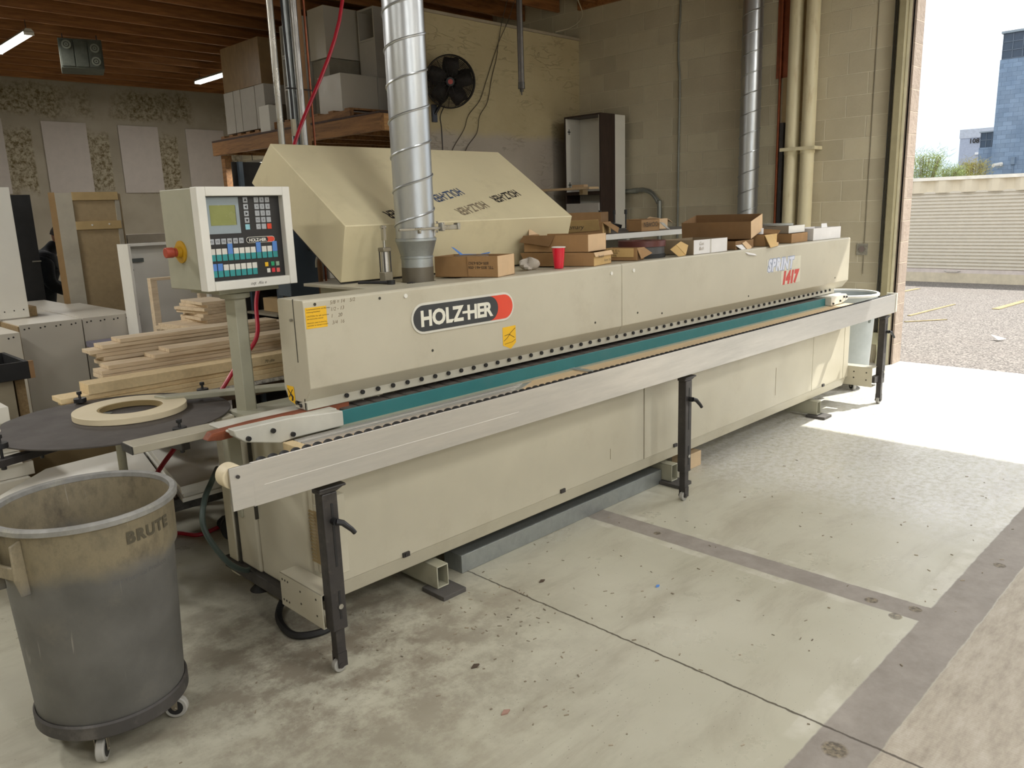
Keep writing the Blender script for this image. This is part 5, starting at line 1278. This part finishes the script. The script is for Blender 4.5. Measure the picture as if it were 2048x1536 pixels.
part('shelf', MB().box(x0, x1 - .22, y0 + .02, y1 - .02, 1.80, 1.84), darkw, tcab)
part('drawer_front', MB().box(x0 - .02, x0, y0 + .02, y1 - .03, 1.0, 1.70), mat('grey_white_front', '#b5b1aa', .5), tcab)
for z in (2.55, 1.92): part('hinge_plate', MB().box(x0 + .03, x0 + .08, y1 - .03, y1 - .024, z, z + .015).box(x0 + .048, x0 + .062, y1 - .03, y1 - .022, z - .025, z + .04), mat('dark_grey_metal', '#5b5f5c', .4, .6), tcab)
sb = thing('long_shelf_board', 'long tan board lying across in front of the tall dark cabinet', 'board', (7.3, 6.5, 1.85))
part('board', MB().box(7.40, 7.58, 6.05, 7.0 - .13, 1.86, 1.885), mdf_strip, sb); part('bracket', MB().box(7.58, 7.679, 6.3, 6.35, 1.80, 1.86), mdf, sb)
solo('wood_offcut', MB().box(7.42, 7.5, 6.15, 6.33, 1.8855, 1.915), mat('light_mdf', '#c8a984', .7), 'short light wood offcut on the tan board before the tall cabinet', 'offcut', bevel=.002)

# ------------------------------------------------------------------ wall fan
fan = thing('wall_fan', 'black caged wall fan on an arm beside the shiny duct', 'fan', (5.93, 6.72, 2.65))
fc = Vector((5.86, 6.66, 2.99)); fa = Vector((-.60, -.78, -.14)).normalized(); fr_ = .262
fu = fa.cross(Vector((0, 0, 1))).normalized(); fv = fu.cross(fa).normalized()
black_w = mat('black_fan_wire', '#2a2622', .5, .3)
def fp_(r, a, d): return fc + fu * (r * cos(a)) + fv * (r * sin(a)) + fa * d
for sgn, nm_ in ((1, 'front_guard'), (-1, 'rear_guard')):
    mb = MB()
    for k in range(15):
        r = .07 + (fr_ - .07) * k / 14; d = sgn * (.075 - .055 * (k / 14) ** 2.2)
        mb.tube([fp_(r, 2 * pi * i / 40, d) for i in range(41)], .003, 4, cap=False)
    for k in range(10):
        a = 2 * pi * k / 10 + (.3 if sgn < 0 else 0)
        mb.tube([fp_(.05 + (fr_ - .05) * i / 6, a + .12 * i / 6, sgn * (.077 - .055 * (i / 6) ** 2.2)) for i in range(7)], .0032, 5)
    mb.tube([fp_(fr_, 2 * pi * i / 48, sgn * .018) for i in range(49)], .008, 6, cap=False)
    part(nm_, mb, black_w, fan)
for k in range(5):
    a = 2 * pi * k / 5 + .4; mb = MB(); vs = []
    for j in range(6):
        r = .05 + .20 * j / 5; wd = .06 + .055 * sin(pi * j / 5 * .8)
        for sd_ in (-1, 1):
            vs.append(fp_(r, a + sd_ * wd / max(r, .07) * .8, sd_ * .022))
    mb.add(vs, [(2 * j, 2 * j + 1, 2 * j + 3, 2 * j + 2) for j in range(5)])
    bo = part('blade', mb, mat('dark_blade', '#383330', .5, .3), fan)
    sm2 = bo.modifiers.new('solid', 'SOLIDIFY'); sm2.thickness = .003
part('hub', MB().cyl(fc - fa * .11, fc + fa * .06, .045, 24).cyl(fc + fa * .072, fc + fa * .083, .035, 24), blackp, fan)
part('hub_badge', MB().cyl(fc + fa * .083, fc + fa * .086, .026, 20), mat('dull_red_badge', '#9a2f22', .4), fan)
part('arm', MB().tube([fc - fa * .09, Vector((5.88, 6.80, 2.83)), Vector((5.80, 6.86, 2.68))], .016, 10), blackp, fan)
part('wall_bracket', MB().box(5.77, 5.83, 6.855, 6.883, 2.60, 2.78), mat('blue_grey_bracket', '#4d525c', .5, .4), fan, bevel=.002)
solo('fan_cord', MB().tube(bez([(5.89, 6.80, 2.77), (5.885, 6.872, 2.66), (5.90, 6.876, 2.5), (5.90, 6.876, 1.9)], 6), .005, 6), blackp, 'black fan cord hanging straight down the wall below the fan', 'cable')
solo('wall_cable', MB().tube(bez([(7.098, 6.84, 4.07), (6.95, 6.852, 3.755), (6.80, 6.87, 3.50), (6.60, 6.872, 3.10), (6.483, 6.872, 2.873), (6.30, 6.872, 2.70), (6.22, 6.872, 2.54), (6.036, 6.872, 2.318), (5.95, 6.872, 2.1)], 6), .004, 6), mat('thin_brown_wire', '#4b4237', .7), 'thin wire slanting down the pale wall, left one of the pair', 'cable', 'pair of wires on the pale wall')
solo('wall_cable', MB().tube(bez([(6.98, 6.84, 4.07), (6.86, 6.852, 3.755), (6.80, 6.872, 3.48), (6.77, 6.872, 3.35), (6.68, 6.872, 3.12), (6.60, 6.872, 2.86), (6.47, 6.872, 2.70), (6.42, 6.872, 2.52), (6.30, 6.872, 2.40), (6.237, 6.872, 2.323), (6.1, 6.872, 2.1)], 6), .004, 6), mat('thin_brown_wire', '#4b4237', .7), 'thin wire slanting down the pale wall, right one of the pair', 'cable', 'pair of wires on the pale wall')
solo('roof_cable', MB().tube(bez([(7.9, 6.6, 4.08), (8.1, 6.7, 3.95), (8.0, 6.78, 3.82), (7.75, 6.84, 3.74)], 6), .007, 6), mat('pale_cable', '#b3a98f', .6), 'pale cable drooping from the roof onto the wall corner', 'cable')
# hanging drop rod
hr = thing('drop_rod', 'dark tube hanging from the roof in front of the pale wall', 'hanging tube', (5.217, 5.0, 2.6))
part('tube', MB().cyl((5.216, 5.0, 2.70), (5.216, 5.0, 4.335), .026, 20), mat('grey_brown_tube', '#55504a', .35, .6), hr)
part('nozzle', MB().cyl((5.216, 5.0, 2.665), (5.216, 5.0, 2.72), .03, 16, .028).cyl((5.216, 5.0, 2.64), (5.216, 5.0, 2.665), .014, 10).cyl((5.216, 5.0, 2.615), (5.216, 5.0, 2.64), .006, 8).cyl((5.196, 5.0, 2.652), (5.236, 5.0, 2.652), .005, 8), mat('dark_nozzle', '#45423d', .4, .6), hr)

# ------------------------------------------------------------------ column with conduits and electric box
col = thing('service_column', 'wooden post with steel strut behind the raised hood', 'post', (2.85, 4.65, 0))
part('wood_post', MB().box(2.80, 2.87, 4.62, 4.70, 0, 4.08), mat('raw_fir_post', '#8a6744', .75, var=.1, stretch=(8, 8, .6)), col, bevel=.002)
part('strut', MB().box(2.735, 2.795, 4.60, 4.63, 0, 4.08).box(2.735, 2.745, 4.57, 4.6, 0, 4.08).box(2.785, 2.795, 4.57, 4.6, 0, 4.08), M_galv, col)
part('copper_line', MB().cyl((2.878, 4.60, 0), (2.878, 4.60, 4.05), .007, 10), copper, col)
part('cable_tie', MB().tube([(2.68, 4.56, 2.42), (2.72, 4.545, 2.42), (2.85, 4.56, 2.42), (2.90, 4.62, 2.43)], .004, 6), blackp, col)
part('wire_connector', MB().box(2.70, 2.725, 4.55, 4.57, 2.14, 2.24), mat('yellowed_connector', '#b3ab94', .5), col)
solo('steel_conduit', MB().cyl((2.645, 4.60, 0), (2.645, 4.60, 4.08), .020, 20), mat('bright_conduit', '#a8a59c', .3, .9), 'bright steel conduit left of the wooden post, leftmost of the risers', 'conduit')
solo('steel_conduit', MB().cyl((2.768, 4.545, 1.6), (2.768, 4.545, 4.08), .024, 20), mat('dull_zinc_pipe', '#a19f9b', .35, .8), 'wide steel conduit strapped in front of the wooden post', 'conduit')
solo('black_cable', MB().tube(bez([(2.715, 4.58, 4.08), (2.713, 4.58, 3.0), (2.712, 4.56, 2.4), (2.712, 4.56, 2.2), (2.715, 4.57, 1.7)], 5), .008, 8), blackp, 'black cable running down between the two steel conduits', 'cable')
eb = thing('disconnect_box', 'blue-grey electric box with a switch lever under the raised hood', 'electrical box', (2.62, 4.4, 1.18))
part('enclosure', MB().box(2.50, 2.70, 4.40, 4.56, 1.17, 1.60), dkgrey, eb, bevel=.006)
part('lever', MB().tube(bez([(2.665, 4.385, 1.55), (2.675, 4.37, 1.50), (2.69, 4.37, 1.44), (2.68, 4.38, 1.38), (2.68, 4.385, 1.34)], 5), .006, 8).cyl((2.66, 4.38, 1.46), (2.66, 4.40, 1.46), .018, 16), steel, eb)
part('cable_gland', MB().cyl((2.67, 4.48, 1.12), (2.67, 4.48, 1.17), .018, 14), steel, eb)
part('hanger', MB().box(2.70, 2.735, 4.5, 4.52, 1.2, 1.55), dkgrey, eb)

# dark shelving far behind the console
sh_ = thing('steel_shelving', 'dark steel shelving crowded with parts behind the console post', 'shelving', (4.0, 6.0, 0))
for (x, y) in ((3.16, 5.75), (4.2, 5.75), (5.0, 5.75), (3.16, 6.2), (4.2, 6.2), (5.0, 6.2)): part('upright', MB().box(x, x + .035, y, y + .035, 0, 2.1), shelfst, sh_)
for z in (.35, .62, .88, 1.12, 1.38): part('shelf', MB().box(3.12, 5.04, 5.75, 6.235, z, z + .018), mat('shelf_tan', '#8b8371', .6), sh_)
part('back_panel', MB().box(3.12, 5.04, 6.236, 6.25, 0, 2.1), mat('dark_back', '#2b2824', .8), sh_)
random.seed(21)
cols_ = [mat('bin_%s' % c, h_, .7) for c, h_ in (('brown', '#7a5d3d'), ('black', '#201f1e'), ('tan', '#a38a63'), ('white', '#b9b4a8'), ('yellow', '#c0a640'), ('dark', '#3f3933'))]
for zi, z in enumerate((.35, .62, .88, 1.12, 1.38)):
    x = 3.20; bi = 0
    while x < 4.75:
        wd = random.uniform(.09, .26); h = random.uniform(.06, .2); m_ = random.choice(cols_); bi += 1
        solo('storage_carton' if wd > .15 else 'parts_bin', MB().box(x, x + wd, 5.79, 6.1, z + .0185, z + h), m_, m_.name[4:] + ' bin on the ' + ('lowest', 'second lowest', 'middle', 'fourth', 'top')[zi] + ' shelf of the dark shelving, ' + ORD[bi - 1].replace('bottom', 'first') + ' from left', 'bin', 'bins on the dark steel shelving', bevel=.004)
        x += wd + random.uniform(.01, .06)

# ------------------------------------------------------------------ loft deck with stored cabinets
lf = thing('storage_loft', 'timber storage loft deck carrying cabinets, held by wood posts', 'loft', (5.8, 8.8, 0))
FB = [5.10, 6.90, 10.70]
part('front_beam', MB().box(5.10, 5.15, 6.90, 10.70, 2.492, 2.66), pine_y, lf, bevel=.003)
part('end_beam', MB().box(5.151, 5.69, 6.90, 6.95, 2.492, 2.66), wood('pine_beam_end', '#c99a60', '#95683a', 0, .6), lf, bevel=.003)
part('deck_board', MB().box(5.10, 5.69, 6.90, 10.70, 2.661, 2.683).box(5.69, 7.25, 7.01, 10.70, 2.661, 2.683), deckm, lf)
jm = part('floor_joist', MB().box(5.152, 7.20, 7.40, 7.44, 2.492, 2.66), pine_y, lf)
for k in range(1, 7):
    c = dup(jm, parent=lf); c.location = (0, .5 * k, 0)
for (x, y) in ((5.16, 10.5), (7.05, 7.1), (7.05, 10.5)): part('post', MB().box(x, x + .1, y, y + .1, 0, 2.491), pine_y, lf)


def LZ(z): return 1.65 + (z - 1.65) * 1.275


def lscale(mb):
    mb.v = [Vector((p.x * 1.275, p.y * 1.275, LZ(p.z))) for p in mb.v]; return mb


for a, (ya_, yb_, zt_) in enumerate(((7.54, 9.22, 2.785), (9.31, 10.58, 2.735))):
    pl_ = thing('shipping_pallet', ('wooden pallet on the loft under the ribbed white cabinets', 'wooden pallet on the loft under the wrapped carton stack')[a], 'pallet', (5.8, (ya_ + yb_) / 2, 2.684), group='pallets on the loft')
    for k in range(6):
        yy = ya_ + (yb_ - ya_ - .1) * k / 5
        part('slat', MB().box(5.18, 6.4, yy, yy + .1, zt_ - .02, zt_), pine_y, pl_)
    for x in (5.18, 5.75, 6.32): part('stringer', MB().box(x, x + .05, ya_, yb_, 2.684, zt_ - .021), pine_y, pl_)
ca1 = mat('loft_white', '#b5b0a6', .5, var=.03)


def lbox(label, x0, x1, y0, y1, z0, z1, m_=ca1, open_=None, name='stored_cabinet', cat='cabinet', group='white cabinets stored on the loft'):
    if not open_: return solo(name, lscale(MB().box(x0, x1, y0, y1, z0, z1)), m_, label, cat, group, bevel=.003)
    t = thing(name, label, cat, ((x0 + x1) * .6375, (y0 + y1) * .6375, LZ(z0)), 0, group)
    e = .018
    part('carcass', lscale(MB().box(x0, x1, y0, y0 + e, z0, z1).box(x0, x1, y1 - e, y1, z0, z1).box(x0, x1, y0 + e, y1 - e, z0, z0 + e).box(x0, x1, y0 + e, y1 - e, z1 - e, z1).box(x1 - e, x1, y0 + e, y1 - e, z0 + e, z1 - e)), m_, t)
    return t


lbox('tall white cabinet on the loft, nearest the stretch-wrapped brown carton', 4.12, 4.6, 7.42, 7.60, 2.521, 2.93)
lbox('white slab cabinet on the loft below the brown carton, third from the left end', 4.12, 4.6, 7.61, 7.90, 2.521, 2.928)
lbox('white slab cabinet on the loft below the brown carton, second from the left end', 4.12, 4.6, 7.91, 8.05, 2.521, 2.93)
lbox('white slab cabinet on the loft at its far left end', 4.12, 4.6, 8.06, 8.26, 2.521, 2.928)
lbox('big brown carton in stretch wrap on top of white loft cabinets', 4.12, 4.8, 7.45, 8.24, 2.931, 3.36, mat('wrapped_brown', '#8f7654', .35, var=.1, stretch=(1, 3, 1)), name='wrapped_carton', cat='carton', group='cartons on the loft')
lbox('small white box at the loft edge left of the bright conduit', 4.02, 4.1, 7.18, 7.37, 2.4615, 2.70, lam_hi, name='small_white_box', cat='box', group='cartons on the loft')
lbox('small dark box at the loft edge left of the bright conduit', 4.12, 4.3, 7.235, 7.295, 2.4615, 2.72, mat('dark_tan_box', '#5e503c', .7), name='small_dark_box', cat='box', group='cartons on the loft')
for r_i, (y0, y1, tops) in enumerate(((7.02, 7.17, (2.85, 3.13, 3.41)), (6.86, 7.01, (2.85, 3.13, 3.46)))):
    z = 2.541
    for q, t_ in enumerate(tops):
        lbox(('open fronted white cabinet, %s, in the %s column behind the conduits on the loft' % (('lowest', 'middle', 'top')[q], ('left', 'right')[r_i])), 4.20, 4.7, y0, y1, z, t_ - .002, ca1, True); z = t_
lbox('white cabinet on the pallet nearest the loft corner, ribbed sides', 4.16, 4.55, 6.16, 6.52, 2.541, 2.86, lam)
for k in range(4): lbox('white slab cabinet on the pallet, %s in the row going right from the corner cabinet' % ('first', 'second', 'third', 'last')[k], 4.555 + .1 * k, 4.65 + .1 * k, 6.16, 6.5, 2.541, 2.855 - .008 * k)
lbox('wide grey-white cabinet high on the loft behind the red hose', 4.3, 4.95, 6.56, 6.83, 3.06, 3.50, lam)
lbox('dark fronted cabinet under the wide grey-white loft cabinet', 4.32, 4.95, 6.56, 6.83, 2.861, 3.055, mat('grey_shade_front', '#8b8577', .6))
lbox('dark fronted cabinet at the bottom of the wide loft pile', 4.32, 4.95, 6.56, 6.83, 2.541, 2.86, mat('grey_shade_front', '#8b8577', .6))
lbox('narrow open cabinet standing on the loft slabs left of the shiny duct', 4.62, 4.95, 6.25, 6.5, 2.861, 3.20, ca1)
lbox('upper narrow open cabinet on the loft pile left of the shiny duct', 4.62, 4.95, 6.25, 6.5, 3.201, 3.48, ca1, True)
lbox('dark cabinet in the shade at the right end of the loft', 5.02, 5.5, 5.9, 6.5, 2.4615, 3.0, mat('dark_tan_box', '#5e503c', .7), name='dark_cabinet')
lbox('dark carton stacked on the shaded cabinet at the loft end', 5.05, 5.5, 5.95, 6.5, 3.001, 3.25, mat('dark_tan_box', '#5e503c', .7), name='dark_cabinet')
# copper pipe at the partition's end
cpx = thing('copper_pipe', 'reddish brown copper pipe pair running down the partition edge by the duct', 'pipe', (5.66, 6.8, 0))
part('pipe', MB().cyl((5.66, 6.82, 0), (5.66, 6.82, 4.05), .022, 14), copper, cpx); part('pipe', MB().cyl((5.61, 6.80, 0), (5.61, 6.80, 4.05), .014, 12), copper, cpx)

# ------------------------------------------------------------------ hanging heater / filter box and lights
hb_ = thing('ceiling_air_cleaner', 'square grey slatted air cleaner box hanging from the joists', 'air cleaner', (3.9, 11.9, 3.6))
part('housing', MB().box(3.74, 4.24, 11.6, 12.10, 3.62, 3.98), mat('dusty_grey_green', '#4f5249', .8, var=.12), hb_, bevel=.006)
fr3 = MB()
for k in range(3): fr3.box(3.755 + .16 * k, 3.905 + .16 * k, 11.585, 11.60, 3.64, 3.96)
part('filter_panel', fr3, mat('dusty_filter', '#484b42', .85, var=.2, vs=8), hb_, bevel=.003)
for (x, z) in ((3.83, 3.90), (4.15, 3.87), (4.15, 3.71)): part('fan_vent', MB().ring((x, 11.578, z), (0, -1, 0), .035, .055, .008, 28).ring((x, 11.578, z), (0, -1, 0), .008, .025, .008, 20), mat('vent_grey', '#7b7e72', .7), hb_)
part('hanger', MB().cyl((3.8, 11.9, 3.98), (3.8, 11.9, 4.09), .006, 6).cyl((4.2, 11.9, 3.98), (4.2, 11.9, 4.09), .006, 6), blacks, hb_)


def tubelight(x, y0, y1, z, label, name='fluorescent_light', power=0, wdt=.12, ax='y', drop=True):
    t = thing(name, label, 'ceiling light', (x, (y0 + y1) / 2, z), group='fluorescent strip lights')
    hs = MB().prism([(x - wdt / 2, z + .035), (x + wdt / 2, z + .035), (x + .03, z + .075), (x - .03, z + .075)], 'y', y0, y1)
    part('housing', hs, mat('lamp_housing', '#b9b6aa', .5), t)
    for s in (-1, 1):
        part('tube', MB().cyl((x + s * .035, y0 + .02, z + .015), (x + s * .035, y1 - .02, z + .015), .016, 12), lamp, t)
    part('end_socket', MB().box(x - .055, x + .055, y0, y0 + .02, z - .002, z + .04).box(x - .055, x + .055, y1 - .02, y1, z - .002, z + .04), whitem, t)
    if drop: part('hanger', MB().cyl((x, y0 + .1, z + .07), (x, y0 + .1, 4.09 if z > 3 else z + .16), .004, 6).cyl((x, y1 - .1, z + .07), (x, y1 - .1, 4.09 if z > 3 else z + .16), .004, 6), blacks, t)
    if power:
        L = bpy.data.lights.new('lamp', 'AREA'); L.shape = 'RECTANGLE'; L.size = .12; L.size_y = y1 - y0; L.energy = power; L.color = (1, .97, .92)
        o = bpy.data.objects.new('lamp_light', L); COL.objects.link(o); o.location = (x, (y0 + y1) / 2, z - .01); o['kind'] = 'helper'
    return t


hb_.rotation_euler = (0, 0, R(-17))
tubelight(3.24, 11.3, 12.75, 3.90, 'lit twin tube light at the left picture edge below the joists', power=45)
tubelight(6.40, 12.62, 13.72, 3.90, 'lit twin tube light left of the wrapped carton, far back', power=45)
tubelight(5.40, 9.72, 10.3, 2.33, 'lit tube light under the storage loft beam', power=14)

# ------------------------------------------------------------------ the worker far at the left, seen from behind and side, bending forward
W_ = thing('person', 'person in a dark jacket leaning forward between the black and the tall brown cabinet', 'person', (2.35, 9.34, 0))
Pp = Vector((2.35, 9.34, 0))
fwd = Vector((.93, -.25, 0)).normalized(); sd3 = Vector((-fwd.y, fwd.x, 0))


def PV(f, s_, z): return Pp + fwd * f + sd3 * s_ + Vector((0, 0, z * .955))


def skin(name, verts, edges, radii, m_, parent, sub=2, root=0):
    me = bpy.data.meshes.new(name); I = WM[parent.name].inverted()
    me.from_pydata([tuple(I @ v) for v in verts], edges, []); me.materials.append(m_)
    o = bpy.data.objects.new(name, me); COL.objects.link(o); o.parent = parent; WM[o.name] = WM[parent.name]
    md_ = o.modifiers.new('skin', 'SKIN'); md_.use_smooth_shade = True
    for i, v in enumerate(me.skin_vertices[0].data):
        v.radius = radii[i] if isinstance(radii[i], tuple) else (radii[i], radii[i]); v.use_root = (i == root)
    s_ = o.modifiers.new('sub', 'SUBSURF'); s_.levels = sub; s_.render_levels = sub
    return o


skinm = mat('skin_tone', '#8a5f4a', .6)
V = [PV(0, 0, .94), PV(.05, 0, 1.12), PV(.12, 0, 1.30), PV(.17, 0, 1.40), PV(.22, 0, 1.48), PV(.27, 0, 1.56),
     PV(0, .10, .86), PV(.04, .11, .48), PV(0, .11, .08), PV(.14, .12, .035),
     PV(0, -.10, .86), PV(.04, -.11, .48), PV(0, -.11, .08), PV(.14, -.12, .035),
     PV(.15, .19, 1.38), PV(.16, .23, 1.10), PV(.36, .17, .99), PV(.42, .15, .97),
     PV(.15, -.19, 1.38), PV(.16, -.23, 1.10), PV(.36, -.17, .99), PV(.42, -.15, .97)]
E_ = [(0, 1), (1, 2), (2, 3), (3, 4), (4, 5), (0, 6), (6, 7), (7, 8), (8, 9), (0, 10), (10, 11), (11, 12), (12, 13), (3, 14), (14, 15), (15, 16), (16, 17), (3, 18), (18, 19), (19, 20), (20, 21)]
RR = [.15, .155, .16, .13, .058, .06, .10, .07, .045, .04, .10, .07, .045, .04, .065, .05, .036, .03, .065, .05, .036, .03]
skin('body', V, E_, RR, mat('dark_navy_clothing', '#191b22', .85, var=.15), W_)
jv = [PV(0, 0, .78), PV(.0, 0, .95), PV(.05, 0, 1.12), PV(.12, 0, 1.30), PV(.17, 0, 1.40), PV(.20, 0, 1.45), PV(.15, .20, 1.38), PV(.16, .24, 1.10), PV(.35, .17, 1.0), PV(.15, -.20, 1.38), PV(.16, -.24, 1.10), PV(.35, -.17, 1.0)]
skin('jacket', jv, [(0, 1), (1, 2), (2, 3), (3, 4), (4, 5), (4, 6), (6, 7), (7, 8), (4, 9), (9, 10), (10, 11)], [.185, .185, .18, .185, .145, .085, .08, .068, .052, .08, .068, .052], mat('dark_jacket', '#20242b', .85, var=.2, dirt='#2f3d3f', da=.5, ds=8), W_, root=1)
hd = MB(); hc = PV(.33, 0, 1.62)
hn, hm_ = 20, 14; vs = []
hz = (Vector((0, 0, 1)) + fwd * .45).normalized(); hf = (fwd - Vector((0, 0, 1)) * .45).normalized()
for j in range(hm_ + 1):
    e = -pi / 2 + pi * j / hm_
    for i in range(hn):
        a = 2 * pi * i / hn; cf, cs_ = cos(a), sin(a)
        k = .098 * (1 + (.10 if cf > 0 and -.2 < e < .9 else 0)); kz = .118
        jaw = 1 - .28 * max(0, -sin(e)) * (1 - max(0, cf) * .4)
        vs.append(hc + hf * (k * cf * cos(e) * jaw) + sd3 * (.076 * cs_ * cos(e) * jaw) + hz * (kz * sin(e)))
hd.add(vs, [(j * hn + i, j * hn + (i + 1) % hn, (j + 1) * hn + (i + 1) % hn, (j + 1) * hn + i) for j in range(hm_) for i in range(hn)])
hd.cyl(hc + hf * .09 - hz * .005, hc + hf * .122 - hz * .03, .012, 8, .016)
for s_ in (-1, 1): hd.cyl(hc + sd3 * s_ * .07, hc + sd3 * s_ * .088 - hf * .01, .028, 10, .02)
part('head', hd, skinm, W_)
fe = MB()
for s_ in (-1, 1): fe.lathe([(0, -.008), (.008, 0), (0, .008)], hc + hf * .098 + sd3 * s_ * .032 + hz * .012, 10)
fe.cyl(hc + hf * .095 - hz * .058 - sd3 * .022, hc + hf * .095 - hz * .058 + sd3 * .022, .005, 6)
part('face_features', fe, ink, W_)
hr2 = MB(); vs = []
for j in range(8):
    e = -.25 + (pi / 2 + .25) * j / 7
    for i in range(hn):
        a = 2 * pi * i / hn; cf, cs_ = cos(a), sin(a); e2 = max(e, .45) if cf > .45 else e
        vs.append(hc + hf * (.106 * cf * cos(e2)) + sd3 * (.084 * cs_ * cos(e2)) + hz * (.126 * sin(e2)))
hr2.add(vs, [(j * hn + i, j * hn + (i + 1) % hn, (j + 1) * hn + (i + 1) % hn, (j + 1) * hn + i) for j in range(7) for i in range(hn)])
part('hair', hr2, mat('dark_brown_hair', '#2a211c', .8), W_)
part('cap_strap', MB().lathe([(.084, .03), (.089, .04), (.089, .065), (.082, .07)], hc, 24, hz).lathe([(.0, .130), (.05, .12), (.085, .085), (.09, .06)], hc - hf * .005, 24, hz), mat('off_white_cap', '#b9b2a4', .8), W_, label='off-white cap')
for s_ in (-1, 1):
    p = PV(.42, .15 * s_, .97); hv = [p, p + fwd * .05 - Vector((0, 0, .01))]; he = [(0, 1)]; hr_ = [.028, .036]
    for q in range(4):
        b0_ = p + fwd * .085 + sd3 * (.018 * (q - 1.5)) * 1.1; L_ = (.034, .042, .038, .03)[q]
        hv += [b0_, b0_ + fwd * L_ - Vector((0, 0, .012)), b0_ + fwd * L_ * 1.5 - Vector((0, 0, .035))]; i0 = len(hv) - 3
        he += [(1, i0), (i0, i0 + 1), (i0 + 1, i0 + 2)]; hr_ += [.0095, .0088, .008]
    hv += [p + fwd * .04 - sd3 * s_ * .04 - Vector((0, 0, .01)), p + fwd * .075 - sd3 * s_ * .05 - Vector((0, 0, .03))]; i0 = len(hv) - 2
    he += [(0, i0), (i0, i0 + 1)]; hr_ += [.011, .009]
    skin('hand', hv, he, hr_, skinm, W_, sub=1)
wt = thing('work_counter', 'grey counter the leaning person works at, mostly hidden', 'counter', (3.2, 9.1, 0))
part('counter_top', MB().box(2.98, 3.7, 8.8, 9.6, .895, .925), mat('grey_tan', '#8f8672', .7), wt)
for x in (3.02, 3.6): part('leg', MB().box(x, x + .05, 9.1, 9.15, 0, .895), mat('brown_frame', '#4b3b2a', .8), wt)

HN = ['front row left', 'front row middle', 'front row right', 'rearmost row left', 'rearmost row middle', 'rearmost row right', 'left side near the camera', 'left side beside the trash can', 'over the open floor', 'beside the roll-up door', 'left of the white cabinets', 'furthest back on the left']
# fill lamps added over unseen parts of the shop to brighten the interior
for k, (x, y) in enumerate(((.6, -2.2), (3.4, -2.2), (6.2, -2.2), (.6, -4.6), (3.4, -4.6), (6.2, -4.6), (-1.8, .5), (-1.8, 3.0), (2.0, 1.0), (6.9, .9), (-.6, 6.6), (-1.0, 10.5))):
    t = thing('high_bay_light', 'added fill lamp, out of view, over the shop floor, ' + HN[k], 'ceiling light', (x, y, 3.9), group='added fill lamps over the shop floor')
    part('housing', MB().box(x - .16, x + .16, y - .6, y + .6, 3.93, 4.0), mat('lamp_housing', '#b9b6aa', .5), t)
    part('lens', MB().box(x - .15, x + .15, y - .58, y + .58, 3.915, 3.93), lamp, t)
    part('hanger', MB().cyl((x, y - .5, 4.0), (x, y - .5, 4.09), .004, 6).cyl((x, y + .5, 4.0), (x, y + .5, 4.09), .004, 6), blacks, t)
    L = bpy.data.lights.new('lamp', 'AREA'); L.shape = 'RECTANGLE'; L.size = .3; L.size_y = 1.16; L.energy = HB[k]; L.color = (1, .975, .93)
    o = bpy.data.objects.new('lamp_light', L); COL.objects.link(o); o.location = (x, y, 3.90); o['kind'] = 'helper'

# ------------------------------------------------------------------ light
w = bpy.data.worlds.new('sky'); S.world = w; w.use_nodes = True; nt = w.node_tree; n = N(nt)
bgn = nt.nodes['Background']
gen = n('TexCoord').outputs['Generated']
el_ = n('SeparateXYZ', {0: gen}).outputs[2]
skyc = n.ramp(n.math('ADD', el_, n.math('MULTIPLY', n.noise(n('Mapping', {0: gen, 3: (1, 1, 5)}).outputs[0], 3, 5), .06)), (.03, lin('#b9d2e6')), (.10, lin('#dbe7f0')), (.19, lin('#fbfcfd')), (1, lin('#f4f8fc')))
nt.links.new(skyc, bgn.inputs[0]); bgn.inputs[1].default_value = 1.6
sun = bpy.data.lights.new('sun', 'SUN'); sun.energy = 8.5; sun.angle = R(.7); sun.color = (1, .965, .9)
so = bpy.data.objects.new('sun', sun); COL.objects.link(so)
saz = math.atan2(-.215, .54); sel = R(52)
sdv = Vector((cos(saz) * cos(sel), sin(saz) * cos(sel), sin(sel)))
so.rotation_euler = sdv.to_track_quat('Z', 'Y').to_euler()
S.view_settings.view_transform = 'Standard'; S.view_settings.look = 'None'; S.view_settings.gamma = 1; S.view_settings.use_curve_mapping = False
S.view_settings.exposure = 0.0
S.cycles.max_bounces = 10; S.cycles.diffuse_bounces = 6; S.cycles.glossy_bounces = 4
S.cycles.use_denoising = True; S.cycles.sample_clamp_indirect = 8
S.cycles.use_light_tree = True
